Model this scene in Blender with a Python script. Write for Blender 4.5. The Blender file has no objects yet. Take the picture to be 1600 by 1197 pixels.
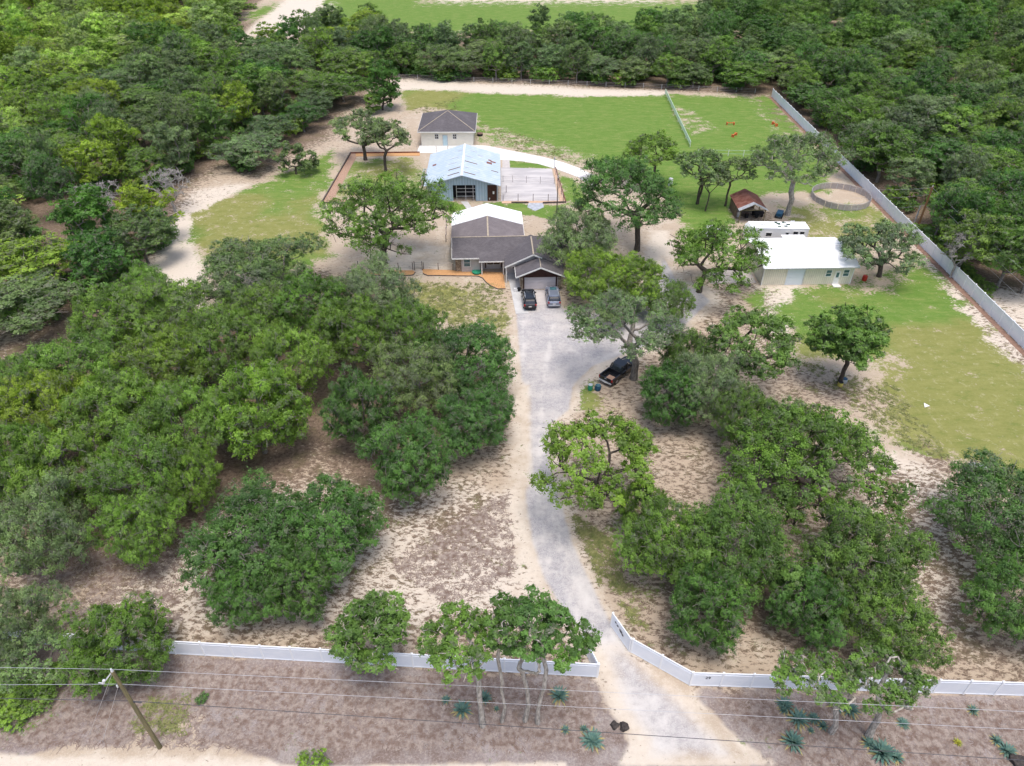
import bpy, bmesh, math, random
import numpy as np
from mathutils import Vector, Matrix
D = bpy.data; SC = bpy.context.scene; COL = SC.collection
R_ = math.radians
# ---------------------------------------------------------------- camera, sky, sun, exposure
F, PIT, HC, CX, CY = 1110., R_(37.5), 52.6, 800., 598.5
cam = D.cameras.new('camera'); cam.sensor_fit = 'HORIZONTAL'; cam.sensor_width = 36; cam.lens = 36*F/1600
cam.clip_start = .5; cam.clip_end = 6000
co = D.objects.new('camera', cam); COL.objects.link(co); co.location = (0, 0, HC); co.rotation_euler = (R_(90)-PIT, 0, 0)
SC.camera = co
SUN_EL, SUN_AZ = R_(77), R_(160)        # azimuth measured from +Y towards +X
w = D.worlds.new('World'); SC.world = w; w.use_nodes = True
nt = w.node_tree; bg = nt.nodes['Background']; sky = nt.nodes.new('ShaderNodeTexSky')
sky.sky_type = 'NISHITA'; sky.sun_disc = False; sky.sun_elevation = SUN_EL; sky.sun_rotation = SUN_AZ
sky.air_density = 1.0; sky.dust_density = 4; sky.ozone_density = .6
nt.links.new(sky.outputs[0], bg.inputs[0]); bg.inputs[1].default_value = .15
sl = D.lights.new('sun', 'SUN'); sl.energy = 1.5; sl.angle = R_(24); sl.color = (1, .95, .88)
so = D.objects.new('sun', sl); COL.objects.link(so)
sd = Vector((math.sin(SUN_AZ)*math.cos(SUN_EL), math.cos(SUN_AZ)*math.cos(SUN_EL), math.sin(SUN_EL)))
so.rotation_euler = sd.to_track_quat('Z', 'Y').to_euler(); so.location = (0, 0, 120)
SC.view_settings.view_transform = 'Standard'; SC.view_settings.look = 'None'
SC.view_settings.exposure = .62; SC.view_settings.gamma = 1
SC.cycles.max_bounces = 7; SC.cycles.diffuse_bounces = 4; SC.cycles.transmission_bounces = 4; SC.cycles.transparent_max_bounces = 4
# ---------------------------------------------------------------- helpers
def W(px, py, z=0.):
    "point of the place at height z that the photograph shows at (px, py)"
    x = (px-CX)/F; y = (CY-py)/F
    d = (x, math.cos(PIT)+y*math.sin(PIT), -math.sin(PIT)+y*math.cos(PIT))
    t = (z-HC)/d[2]
    return Vector((d[0]*t, d[1]*t, z))
def depth(X, Y, Z): return Y*math.cos(PIT)-(Z-HC)*math.sin(PIT)
def PX(X, Y, Z):
    dz = Z-HC; dep = depth(X, Y, Z)
    return CX+F*X/dep, CY-F*(Y*math.sin(PIT)+dz*math.cos(PIT))/dep
def zat(Y, py):
    "height above the ground line Y that the photograph shows at row py"
    y = (CY-py)/F
    return HC+Y*(-math.sin(PIT)+y*math.cos(PIT))/(math.cos(PIT)+y*math.sin(PIT))
def tag(o, label=None, cat=None, group=None, kind=None):
    if label: o['label'] = label
    if cat: o['category'] = cat
    if group: o['group'] = group
    if kind: o['kind'] = kind
    return o
def empty(name, loc, rz, label, cat, group=None):
    o = D.objects.new(name, None); COL.objects.link(o); o.location = loc; o.rotation_euler = (0, 0, rz)
    o.empty_display_size = .3
    return tag(o, label, cat, group)
def mesh_np(name, V, Fq, mat, attrs=None, smooth=False):
    me = D.meshes.new(name); V = np.asarray(V, np.float32); Fq = np.asarray(Fq, np.int32)
    n, k = Fq.shape
    me.vertices.add(len(V)); me.vertices.foreach_set('co', V.ravel())
    me.loops.add(n*k); me.loops.foreach_set('vertex_index', Fq.ravel())
    me.polygons.add(n); me.polygons.foreach_set('loop_start', np.arange(0, n*k, k, dtype=np.int32))
    for a, arr in (attrs or {}).items():
        t = me.attributes.new(a, 'FLOAT_COLOR', 'POINT'); t.data.foreach_set('color', np.asarray(arr, np.float32).ravel())
    me.materials.append(mat); me.update(calc_edges=True)
    if smooth: me.polygons.foreach_set('use_smooth', np.ones(n, bool))
    return me
def link(name, me, parent=None, loc=(0, 0, 0)):
    o = D.objects.new(name, me); COL.objects.link(o); o.parent = parent; o.location = loc
    return o
class MB:
    def __init__(s): s.v = []; s.f = []
    def add(s, vs, fs):
        b = len(s.v); s.v += [tuple(p) for p in vs]; s.f += [tuple(b+i for i in q) for q in fs]; return s
    def box(s, x0, x1, y0, y1, z0, z1):
        return s.add([(x0,y0,z0),(x1,y0,z0),(x1,y1,z0),(x0,y1,z0),(x0,y0,z1),(x1,y0,z1),(x1,y1,z1),(x0,y1,z1)],
                     [(3,2,1,0),(4,5,6,7),(0,1,5,4),(1,2,6,5),(2,3,7,6),(3,0,4,7)])
    def bar(s, a, b, w, h=None, up=(0, 0, 1)):
        "rectangular bar from a to b"
        a = Vector(a); b = Vector(b); h = h or w; d = (b-a).normalized(); u = Vector(up)
        if abs(d.dot(u)) > .95: u = Vector((0, 1, 0))
        r = d.cross(u).normalized()*w/2; u = r.cross(d).normalized()*h/2
        return s.add([a-r-u, a+r-u, a+r+u, a-r+u, b-r-u, b+r-u, b+r+u, b-r+u],
                     [(0,1,2,3),(7,6,5,4),(0,4,5,1),(1,5,6,2),(2,6,7,3),(3,7,4,0)])
    def tube(s, pts, rad, n=8, cap=True):
        pts = [Vector(p) for p in pts]; rads = rad if hasattr(rad, '__len__') else [rad]*len(pts); vs = []; fs = []
        for i, p in enumerate(pts):
            d = (pts[min(i+1, len(pts)-1)]-pts[max(i-1, 0)]).normalized()
            u = Vector((0, 0, 1)) if abs(d.z) < .9 else Vector((0, 1, 0))
            r = d.cross(u).normalized(); u = r.cross(d)
            for k in range(n):
                a = 2*math.pi*k/n; vs.append(p+(r*math.cos(a)+u*math.sin(a))*rads[i])
        for i in range(len(pts)-1):
            for k in range(n): fs.append((i*n+k, i*n+(k+1) % n, (i+1)*n+(k+1) % n, (i+1)*n+k))
        if cap: fs += [tuple(range(n))[::-1], tuple((len(pts)-1)*n+k for k in range(n))]
        return s.add(vs, fs)
    def prism(s, poly, z0, z1):
        n = len(poly)
        return s.add([(p[0], p[1], z0) for p in poly]+[(p[0], p[1], z1) for p in poly],
                     [tuple(range(n))[::-1], tuple(range(n, 2*n))]+[(i, (i+1) % n, n+(i+1) % n, n+i) for i in range(n)])
    def loft(s, rings, cap=True):
        n = len(rings[0]); vs = [p for r in rings for p in r]; fs = []
        for i in range(len(rings)-1):
            for k in range(n): fs.append((i*n+k, i*n+(k+1) % n, (i+1)*n+(k+1) % n, (i+1)*n+k))
        if cap: fs += [tuple(range(n))[::-1], tuple((len(rings)-1)*n+k for k in range(n))]
        return s.add(vs, fs)
    def build(s, name, mat, parent=None, loc=(0, 0, 0), bevel=0, smooth=False, rot=None):
        me = D.meshes.new(name); me.from_pydata(s.v, [], s.f); me.materials.append(mat)
        bm = bmesh.new(); bm.from_mesh(me); bmesh.ops.recalc_face_normals(bm, faces=bm.faces[:])
        if bevel: bmesh.ops.bevel(bm, geom=bm.edges[:], offset=bevel, segments=2, affect='EDGES', profile=.6)
        bm.to_mesh(me); bm.free()
        if smooth: me.polygons.foreach_set('use_smooth', np.ones(len(me.polygons), bool))
        o = link(name, me, parent, loc)
        if rot: o.rotation_euler = rot
        return o
def BOX(name, mat, parent, *a, **k): return MB().box(*a).build(name, mat, parent, **k)
# ---------------------------------------------------------------- node helpers and materials
def new_mat(name, rough=.7, metal=0., spec=.3):
    m = D.materials.new(name); m.use_nodes = True; b = m.node_tree.nodes['Principled BSDF']
    b.inputs['Roughness'].default_value = rough; b.inputs['Metallic'].default_value = metal
    b.inputs['Specular IOR Level'].default_value = spec
    return m, m.node_tree, b
def nd(t, typ, ins=None, **props):
    n = t.nodes.new('ShaderNode'+typ)
    for k, v in props.items(): setattr(n, k, v)
    for k, v in (ins or {}).items():
        if hasattr(v, 'node') and hasattr(v, 'is_output'): t.links.new(v, n.inputs[k])
        else: n.inputs[k].default_value = v
    return n
def c4(c): return (c[0], c[1], c[2], 1.)
def mixc(t, f, a, b, bt='MIX'):
    n = t.nodes.new('ShaderNodeMix'); n.data_type = 'RGBA'; n.blend_type = bt; n.clamp_factor = True
    for i, v in ((0, f), (6, a), (7, b)):
        if hasattr(v, 'is_output'): t.links.new(v, n.inputs[i])
        else: n.inputs[i].default_value = v if i == 0 else c4(v)
    return n.outputs[2]
def mth(t, op, a, b=0., c=0.):
    n = t.nodes.new('ShaderNodeMath'); n.operation = op
    for i, v in enumerate((a, b, c)):
        if hasattr(v, 'is_output'): t.links.new(v, n.inputs[i])
        else: n.inputs[i].default_value = v
    return n.outputs[0]
def sstep(t, v, lo, hi):
    n = nd(t, 'MapRange', {0: v, 1: lo, 2: hi}, interpolation_type='SMOOTHSTEP'); return n.outputs[0]
def noise(t, vec, scale, detail=4., rough=.55, dist=0.):
    return nd(t, 'TexNoise', {'Vector': vec, 'Scale': scale, 'Detail': detail, 'Roughness': rough, 'Distortion': dist}).outputs[0]
def bump(t, b, h, strength=.3, dist=.05):
    n = nd(t, 'Bump', {'Height': h, 'Strength': strength, 'Distance': dist}); t.links.new(n.outputs[0], b.inputs['Normal'])
def vary(name, a, b_, scale=1.5, rough=.7, metal=0., detail=6., spec=.3, lo=.35, hi=.65, bmp=.0, stretch=None):
    "two-tone noisy surface"
    m, t, b = new_mat(name, rough, metal, spec); tc = nd(t, 'TexCoord').outputs['Object']
    if stretch: tc = nd(t, 'Mapping', {'Vector': tc, 'Scale': stretch}).outputs[0]
    n = noise(t, tc, scale, detail, .6); t.links.new(mixc(t, sstep(t, n, lo, hi), a, b_), b.inputs[0])
    if bmp: bump(t, b, n, bmp)
    return m
def ribbed(name, a, b_, pitch, axis=0, rough=.5, duty=.25, metal=0.):
    "sheet metal or siding with regular raised ribs: real bump, slight dirt"
    m, t, b = new_mat(name, rough, metal); tc = nd(t, 'TexCoord').outputs['Object']
    x = nd(t, 'SeparateXYZ', {0: tc}).outputs[axis]
    fr = mth(t, 'FRACT', mth(t, 'MULTIPLY', x, 1/pitch)); tri = mth(t, 'ABSOLUTE', mth(t, 'SUBTRACT', fr, .5))
    rib = sstep(t, tri, .5-duty, .5-duty*.4); n = noise(t, tc, .9, 6, .6)
    col = mixc(t, sstep(t, n, .4, .75), a, b_)
    col = mixc(t, mth(t, 'MULTIPLY', rib, .35), col, tuple(v*.55 for v in a))
    t.links.new(col, b.inputs[0]); bump(t, b, rib, .6, .04)
    return m
def shingle(name, a, b_):
    m, t, b = new_mat(name, .9); tc = nd(t, 'TexCoord').outputs['Object']
    mp = nd(t, 'Mapping', {'Vector': tc, 'Scale': (1, 1, 1)}).outputs[0]
    br = nd(t, 'TexBrick', {'Vector': mp, 'Color1': c4(a), 'Color2': c4(b_), 'Mortar': c4(tuple(v*.6 for v in a)), 'Scale': 1., 'Mortar Size': .012,
        'Brick Width': .32, 'Row Height': .15}); n1 = noise(t, tc, .45, 6, .65); n2 = noise(t, tc, 9, 3, .6)
    c = mixc(t, mth(t, 'MULTIPLY', n2, .5), br.outputs[0], tuple(v*1.6 for v in b_))
    c = mixc(t, sstep(t, n1, .45, .75), c, tuple(v*1.35 for v in b_))
    t.links.new(c, b.inputs[0]); bump(t, b, n2, .4)
    return m
M = {}
M['white'] = vary('white_vinyl', (.84, .86, .89), (.78, .80, .83), .7, .45)
M['trim'] = vary('white_trim', (.78, .78, .77), (.68, .68, .66), 1.2, .5)
M['panel'] = vary('white_vinyl_panel', (.78, .81, .87), (.73, .77, .84), .8, .4)
M['metalroof'] = vary('white_metal_roof', (.88, .89, .91), (.83, .85, .87), .8, .35)
M['blueroof'] = ribbed('blue_metal_roof', (.41, .50, .60), (.53, .59, .66), .9, 1, .45, .12)
M['bluewall'] = ribbed('blue_metal_wall', (.36, .49, .60), (.42, .52, .60), .5, 0, .5)
M['rust'] = vary('rusty_metal', (.14, .05, .035), (.22, .10, .08), 1.3, .85)
M['rustdark'] = vary('brown_panel', (.12, .075, .06), (.2, .13, .1), 1.5, .85)
M['tin'] = vary('galvanised_sheet', (.55, .58, .62), (.42, .43, .46), 1.8, .4, .3)
M['cream'] = ribbed('cream_siding', (.82, .78, .68), (.76, .72, .62), .2, 2, .6, .12)
M['tan'] = ribbed('tan_metal_siding', (.68, .65, .54), (.60, .57, .47), .3, 0, .5, .22)
M['greywall'] = vary('grey_stucco', (.54, .50, .49), (.48, .45, .44), 2, .8)
M['greydoor'] = ribbed('grey_garage_door', (.68, .63, .64), (.64, .60, .61), .55, 2, .55, .05)
M['brown'] = vary('dark_brown_siding', (.045, .018, .014), (.065, .028, .022), 2, .7)
M['stone'] = vary('field_stone', (.17, .12, .08), (.42, .36, .28), 3.5, .9, bmp=.5)
M['shingle'] = shingle('dark_shingle', (.068, .062, .070), (.105, .097, .105))
M['shingle2'] = shingle('brown_grey_shingle', (.115, .10, .108), (.16, .142, .148))
M['ridge'] = vary('pale_ridge_cap', (.42, .36, .27), (.30, .26, .22), 3, .8)
M['glass'] = vary('dark_window_glass', (.012, .014, .018), (.03, .035, .045), 1.5, .12, spec=.8)
M['glassb'] = vary('sky_tinted_glass', (.07, .16, .19), (.03, .08, .09), 3, .15, spec=.8)
M['conc'] = vary('concrete', (.52, .52, .52), (.43, .43, .43), .8, .85)
M['concw'] = vary('white_concrete', (.74, .73, .71), (.66, .65, .63), .5, .8)
M['pool'] = vary('teal_plastic', (.02, .19, .15), (.015, .13, .11), 2, .4)
M['wood'] = vary('weathered_wood', (.20, .17, .09), (.12, .11, .06), 2, .85, stretch=(6, 6, .6))
M['woodb'] = vary('brown_wood', (.26, .14, .07), (.18, .1, .05), 2, .85, stretch=(6, 6, .6))
M['timber'] = vary('landscape_timber', (.14, .11, .10), (.07, .06, .06), 2, .9)
M['orange'] = vary('orange_mulch', (.56, .32, .15), (.44, .24, .11), 6, .95, lo=.3, hi=.7)
M['pinkm'] = vary('faded_mulch', (.40, .27, .20), (.30, .19, .14), 4, .95)
M['wire'] = vary('bare_wire', (.55, .55, .57), (.45, .45, .48), 1, .4, .4)
M['cable'] = vary('dark_cable', (.06, .06, .07), (.09, .09, .1), 1, .6)
M['porc'] = vary('insulator', (.6, .63, .66), (.5, .52, .56), 4, .3)
M['tyre'] = vary('tyre_rubber', (.012, .012, .012), (.02, .02, .02), 5, .8)
M['rim'] = vary('alloy_rim', (.45, .46, .48), (.35, .36, .38), 3, .3, .8)
M['black'] = vary('black_paint', (.010, .011, .013), (.013, .014, .017), 1, .18, spec=.7)
M['silver'] = vary('blue_silver_paint', (.22, .25, .33), (.25, .28, .36), 1, .3, .5, spec=.6)
M['whitep'] = vary('white_paint', (.72, .73, .74), (.66, .67, .68), 1, .3, spec=.6)
M['redl'] = vary('red_lens', (.35, .01, .01), (.25, .01, .01), 3, .3)
M['clearl'] = vary('clear_lens', (.7, .7, .72), (.6, .6, .64), 3, .2)
M['dark'] = vary('dark_interior', (.015, .015, .018), (.03, .03, .034), 1.5, .9)
M['redp'] = vary('red_plastic', (.45, .035, .02), (.36, .03, .02), 3, .5)
M['greenp'] = vary('green_plastic', (.03, .28, .16), (.02, .2, .12), 3, .5)
M['bluep'] = vary('blue_plastic', (.02, .09, .16), (.015, .06, .12), 3, .5)
M['orangep'] = vary('orange_plastic', (.65, .16, .05), (.5, .13, .04), 3, .6)
M['yellowp'] = vary('yellow_plastic', (.55, .48, .12), (.48, .4, .1), 3, .6)
M['rock'] = vary('dark_rock', (.035, .03, .03), (.07, .06, .055), 5, .95, bmp=.6)
M['tape'] = vary('pale_green_tape', (.42, .55, .42), (.36, .48, .36), 1, .6)
M['mesh'] = vary('grey_mesh_fabric', (.42, .38, .38), (.34, .31, .31), 2.5, .8)
M['letters'] = vary('black_letters', (.02, .02, .025), (.03, .03, .035), 3, .6)
M['agave'] = vary('agave_leaf', (.065, .145, .125), (.13, .21, .165), 3, .55)
M['agavey'] = vary('dry_agave_leaf', (.38, .33, .14), (.28, .24, .12), 3, .7)
def bark_mat():
    m, t, b = new_mat('bark', .92); tc = nd(t, 'TexCoord').outputs['Object']
    mp = nd(t, 'Mapping', {'Vector': tc, 'Scale': (3, 3, .8)}).outputs[0]; n = noise(t, mp, 2.2, 6, .65)
    at = nd(t, 'Attribute', attribute_name='bark', attribute_type='INSTANCER').outputs[0]
    c = mixc(t, sstep(t, n, .35, .65), (.55, .55, .55), (1.25, 1.25, 1.25)); t.links.new(mixc(t, 1., c, at, 'MULTIPLY'), b.inputs[0])
    bump(t, b, n, .6); return m
M['bark'] = bark_mat()
def leaf_mat():
    "leaf colour = the tree's own tint, varied clump by clump and leaf by leaf; some leaves are grey moss"
    m = D.materials.new('leaves'); m.use_nodes = True; t = m.node_tree; t.nodes.clear()
    tint = nd(t, 'Attribute', attribute_name='tint', attribute_type='INSTANCER').outputs[0]
    lv = nd(t, 'Attribute', attribute_name='lv', attribute_type='GEOMETRY').outputs[0]
    s = nd(t, 'SeparateColor', {0: lv})
    f = mth(t, 'ADD', mth(t, 'MULTIPLY', s.outputs[0], .95), mth(t, 'MULTIPLY', s.outputs[1], .40)); f = mth(t, 'ADD', f, .36)
    sc = nd(t, 'VectorMath', {0: tint, 3: f}, operation='SCALE').outputs[0]
    yel = mixc(t, mth(t, 'MULTIPLY', s.outputs[0], .35), (1, 1, 1), (1.45, 1.12, .7))
    col = mixc(t, 1., sc, yel, 'MULTIPLY')
    col = mixc(t, s.outputs[2], col, (.21, .22, .175))
    d = nd(t, 'BsdfDiffuse', {0: col, 1: .6}); tr = nd(t, 'BsdfTranslucent', {0: mixc(t, 1., col, (1.1, 1.3, .6), 'MULTIPLY')})
    g = nd(t, 'BsdfGlossy', {0: (.5, .52, .5, 1), 1: .5})
    a = nd(t, 'MixShader', {0: .4, 1: d.outputs[0], 2: tr.outputs[0]}); b = nd(t, 'MixShader', {0: .045, 1: a.outputs[0], 2: g.outputs[0]})
    o = nd(t, 'OutputMaterial'); t.links.new(b.outputs[0], o.inputs[0]); return m
M['leaf'] = leaf_mat()
# ---------------------------------------------------------------- ground: one sheet, cover types as world-space masks
def ground_mat():
    m, t, b = new_mat('ground_cover', .95, 0, .15)
    P = nd(t, 'NewGeometry').outputs['Position']
    A = nd(t, 'SeparateColor', {0: nd(t, 'Attribute', attribute_name='ma').outputs[0]})
    B = nd(t, 'SeparateColor', {0: nd(t, 'Attribute', attribute_name='mb').outputs[0]})
    grass, litter, gravel = A.outputs; white, olive, verge = B.outputs
    n_big = noise(t, P, .07, 5, .6); n_mid = noise(t, P, .38, 6, .65); n_fine = noise(t, P, 2.6, 6, .7); n_vf = noise(t, P, 9, 3, .7)
    st = nd(t, 'Mapping', {'Vector': P, 'Rotation': (0, 0, .75), 'Scale': (1.0, 1.7, 1)}).outputs[0]
    n_st = noise(t, st, 1.45, 9, .70, .25)
    rows = nd(t, 'Mapping', {'Vector': P, 'Rotation': (0, 0, .03), 'Scale': (.4, 1.1, 1)}).outputs[0]; n_row = noise(t, rows, .8, 8, .78, .3)
    def br(mask, n, amp, lo=.42, hi=.58):
        return sstep(t, mth(t, 'ADD', mask, mth(t, 'MULTIPLY', mth(t, 'SUBTRACT', n, .5), amp)), lo, hi)
    # bare sand
    sand = mixc(t, br(white, n_mid, 1.1, .3, .7), (.415, .345, .265), (.61, .555, .48))
    sand = mixc(t, mth(t, 'MULTIPLY', n_fine, .45), sand, (.36, .28, .22))
    sand = mixc(t, mth(t, 'MULTIPLY', sstep(t, n_vf, .5, .7), .3), sand, (.68, .60, .52))
    # leaf litter
    lit = mixc(t, sstep(t, n_fine, .3, .7), (.095, .067, .05), (.24, .182, .14)); lit = mixc(t, mth(t, 'MULTIPLY', sstep(t, n_mid, .45, .65), .35), lit, (.13, .12, .055))
    nl = mth(t, 'ADD', mth(t, 'MULTIPLY', n_st, .62), mth(t, 'ADD', mth(t, 'MULTIPLY', n_vf, .20), mth(t, 'MULTIPLY', n_mid, .18)))
    col = mixc(t, br(litter, nl, 4.2, .36, .66), sand, lit)
    # verge duff
    vg = mixc(t, sstep(t, n_mid, .38, .62), (.16, .118, .10), (.30, .268, .255)); vg = mixc(t, mth(t, 'MULTIPLY', sstep(t, n_big, .4, .6), .5), vg, (.29, .25, .25)); vg = mixc(t, mth(t, 'MULTIPLY', sstep(t, n_fine, .4, .7), .7), vg, (.215, .17, .155))
    n_sp = noise(t, P, 6, 7, .85); vg = mixc(t, mth(t, 'MULTIPLY', sstep(t, n_sp, .5, .66), .75), vg, (.44, .38, .34)); vg = mixc(t, mth(t, 'MULTIPLY', sstep(t, n_sp, .48, .36), .6), vg, (.09, .06, .05))
    col = mixc(t, br(verge, n_mid, .8, .35, .6), col, vg)
    # grass
    gb = mixc(t, n_fine, (.072, .155, .024), (.14, .235, .045)); go = mixc(t, n_fine, (.14, .155, .04), (.25, .25, .085))
    gg = mixc(t, br(olive, n_big, 1.3, .3, .7), gb, go); gg = mixc(t, mth(t, 'MULTIPLY', sstep(t, n_row, .42, .72), .5), gg, (.27, .27, .10)); gg = mixc(t, mth(t, 'MULTIPLY', sstep(t, n_row, .5, .3), .45), gg, (.075, .14, .018))
    gg = mixc(t, mth(t, 'MULTIPLY', sstep(t, mth(t, 'ADD', noise(t, P, .9, 9, .82), mth(t, 'MULTIPLY', olive, .06)), .58, .70), .6), gg, (.44, .40, .27))
    gg = mixc(t, mth(t, 'MULTIPLY', sstep(t, n_vf, .5, .75), .25), gg, (.3, .3, .13))
    ng = mth(t, 'ADD', mth(t, 'MULTIPLY', n_mid, .55), mth(t, 'MULTIPLY', n_fine, .45))
    col = mixc(t, br(grass, ng, 3.4, .28, .60), col, gg)
    # gravel
    gv = mixc(t, sstep(t, n_fine, .3, .7), (.275, .268, .285), (.40, .39, .40)); gv = mixc(t, sstep(t, n_vf, .45, .7), gv, (.50, .48, .48))
    gv = mixc(t, mth(t, 'MULTIPLY', sstep(t, n_mid, .38, .62), .6), gv, (.52, .49, .47)); gv = mixc(t, mth(t, 'MULTIPLY', sstep(t, n_st, .5, .68), .45), gv, (.27, .25, .26))
    gv = mixc(t, br(white, n_mid, .9, .45, .75), gv, (.54, .52, .505)); gf = sstep(t, mth(t, 'ADD', gravel, mth(t, 'MULTIPLY', mth(t, 'SUBTRACT', n_mid, .5), .35)), .35, .65)
    col = mixc(t, gf, col, gv)
    t.links.new(col, b.inputs[0]); bump(t, b, n_fine, .7, .12); return m
M['ground'] = ground_mat()
def poly_sd(X, Y, poly):
    "signed distance to polygon, positive inside"
    d = np.full(X.shape, 1e18); ins = np.zeros(X.shape, bool); n = len(poly)
    for i in range(n):
        ax, ay = poly[i][0], poly[i][1]; bx, by = poly[(i+1) % n][0], poly[(i+1) % n][1]
        ex, ey = bx-ax, by-ay; L = ex*ex+ey*ey+1e-9
        u = np.clip(((X-ax)*ex+(Y-ay)*ey)/L, 0, 1); d = np.minimum(d, (X-ax-u*ex)**2+(Y-ay-u*ey)**2)
        if abs(ey) > 1e-9: ins ^= ((ay > Y) != (by > Y)) & (X < ex*(Y-ay)/ey+ax)
    return np.where(ins, np.sqrt(d), -np.sqrt(d))
def WP(pts): return [tuple(W(*p)[:2]) for p in pts]
def ss(v): v = np.clip(v, 0, 1); return v*v*(3-2*v)
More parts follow.
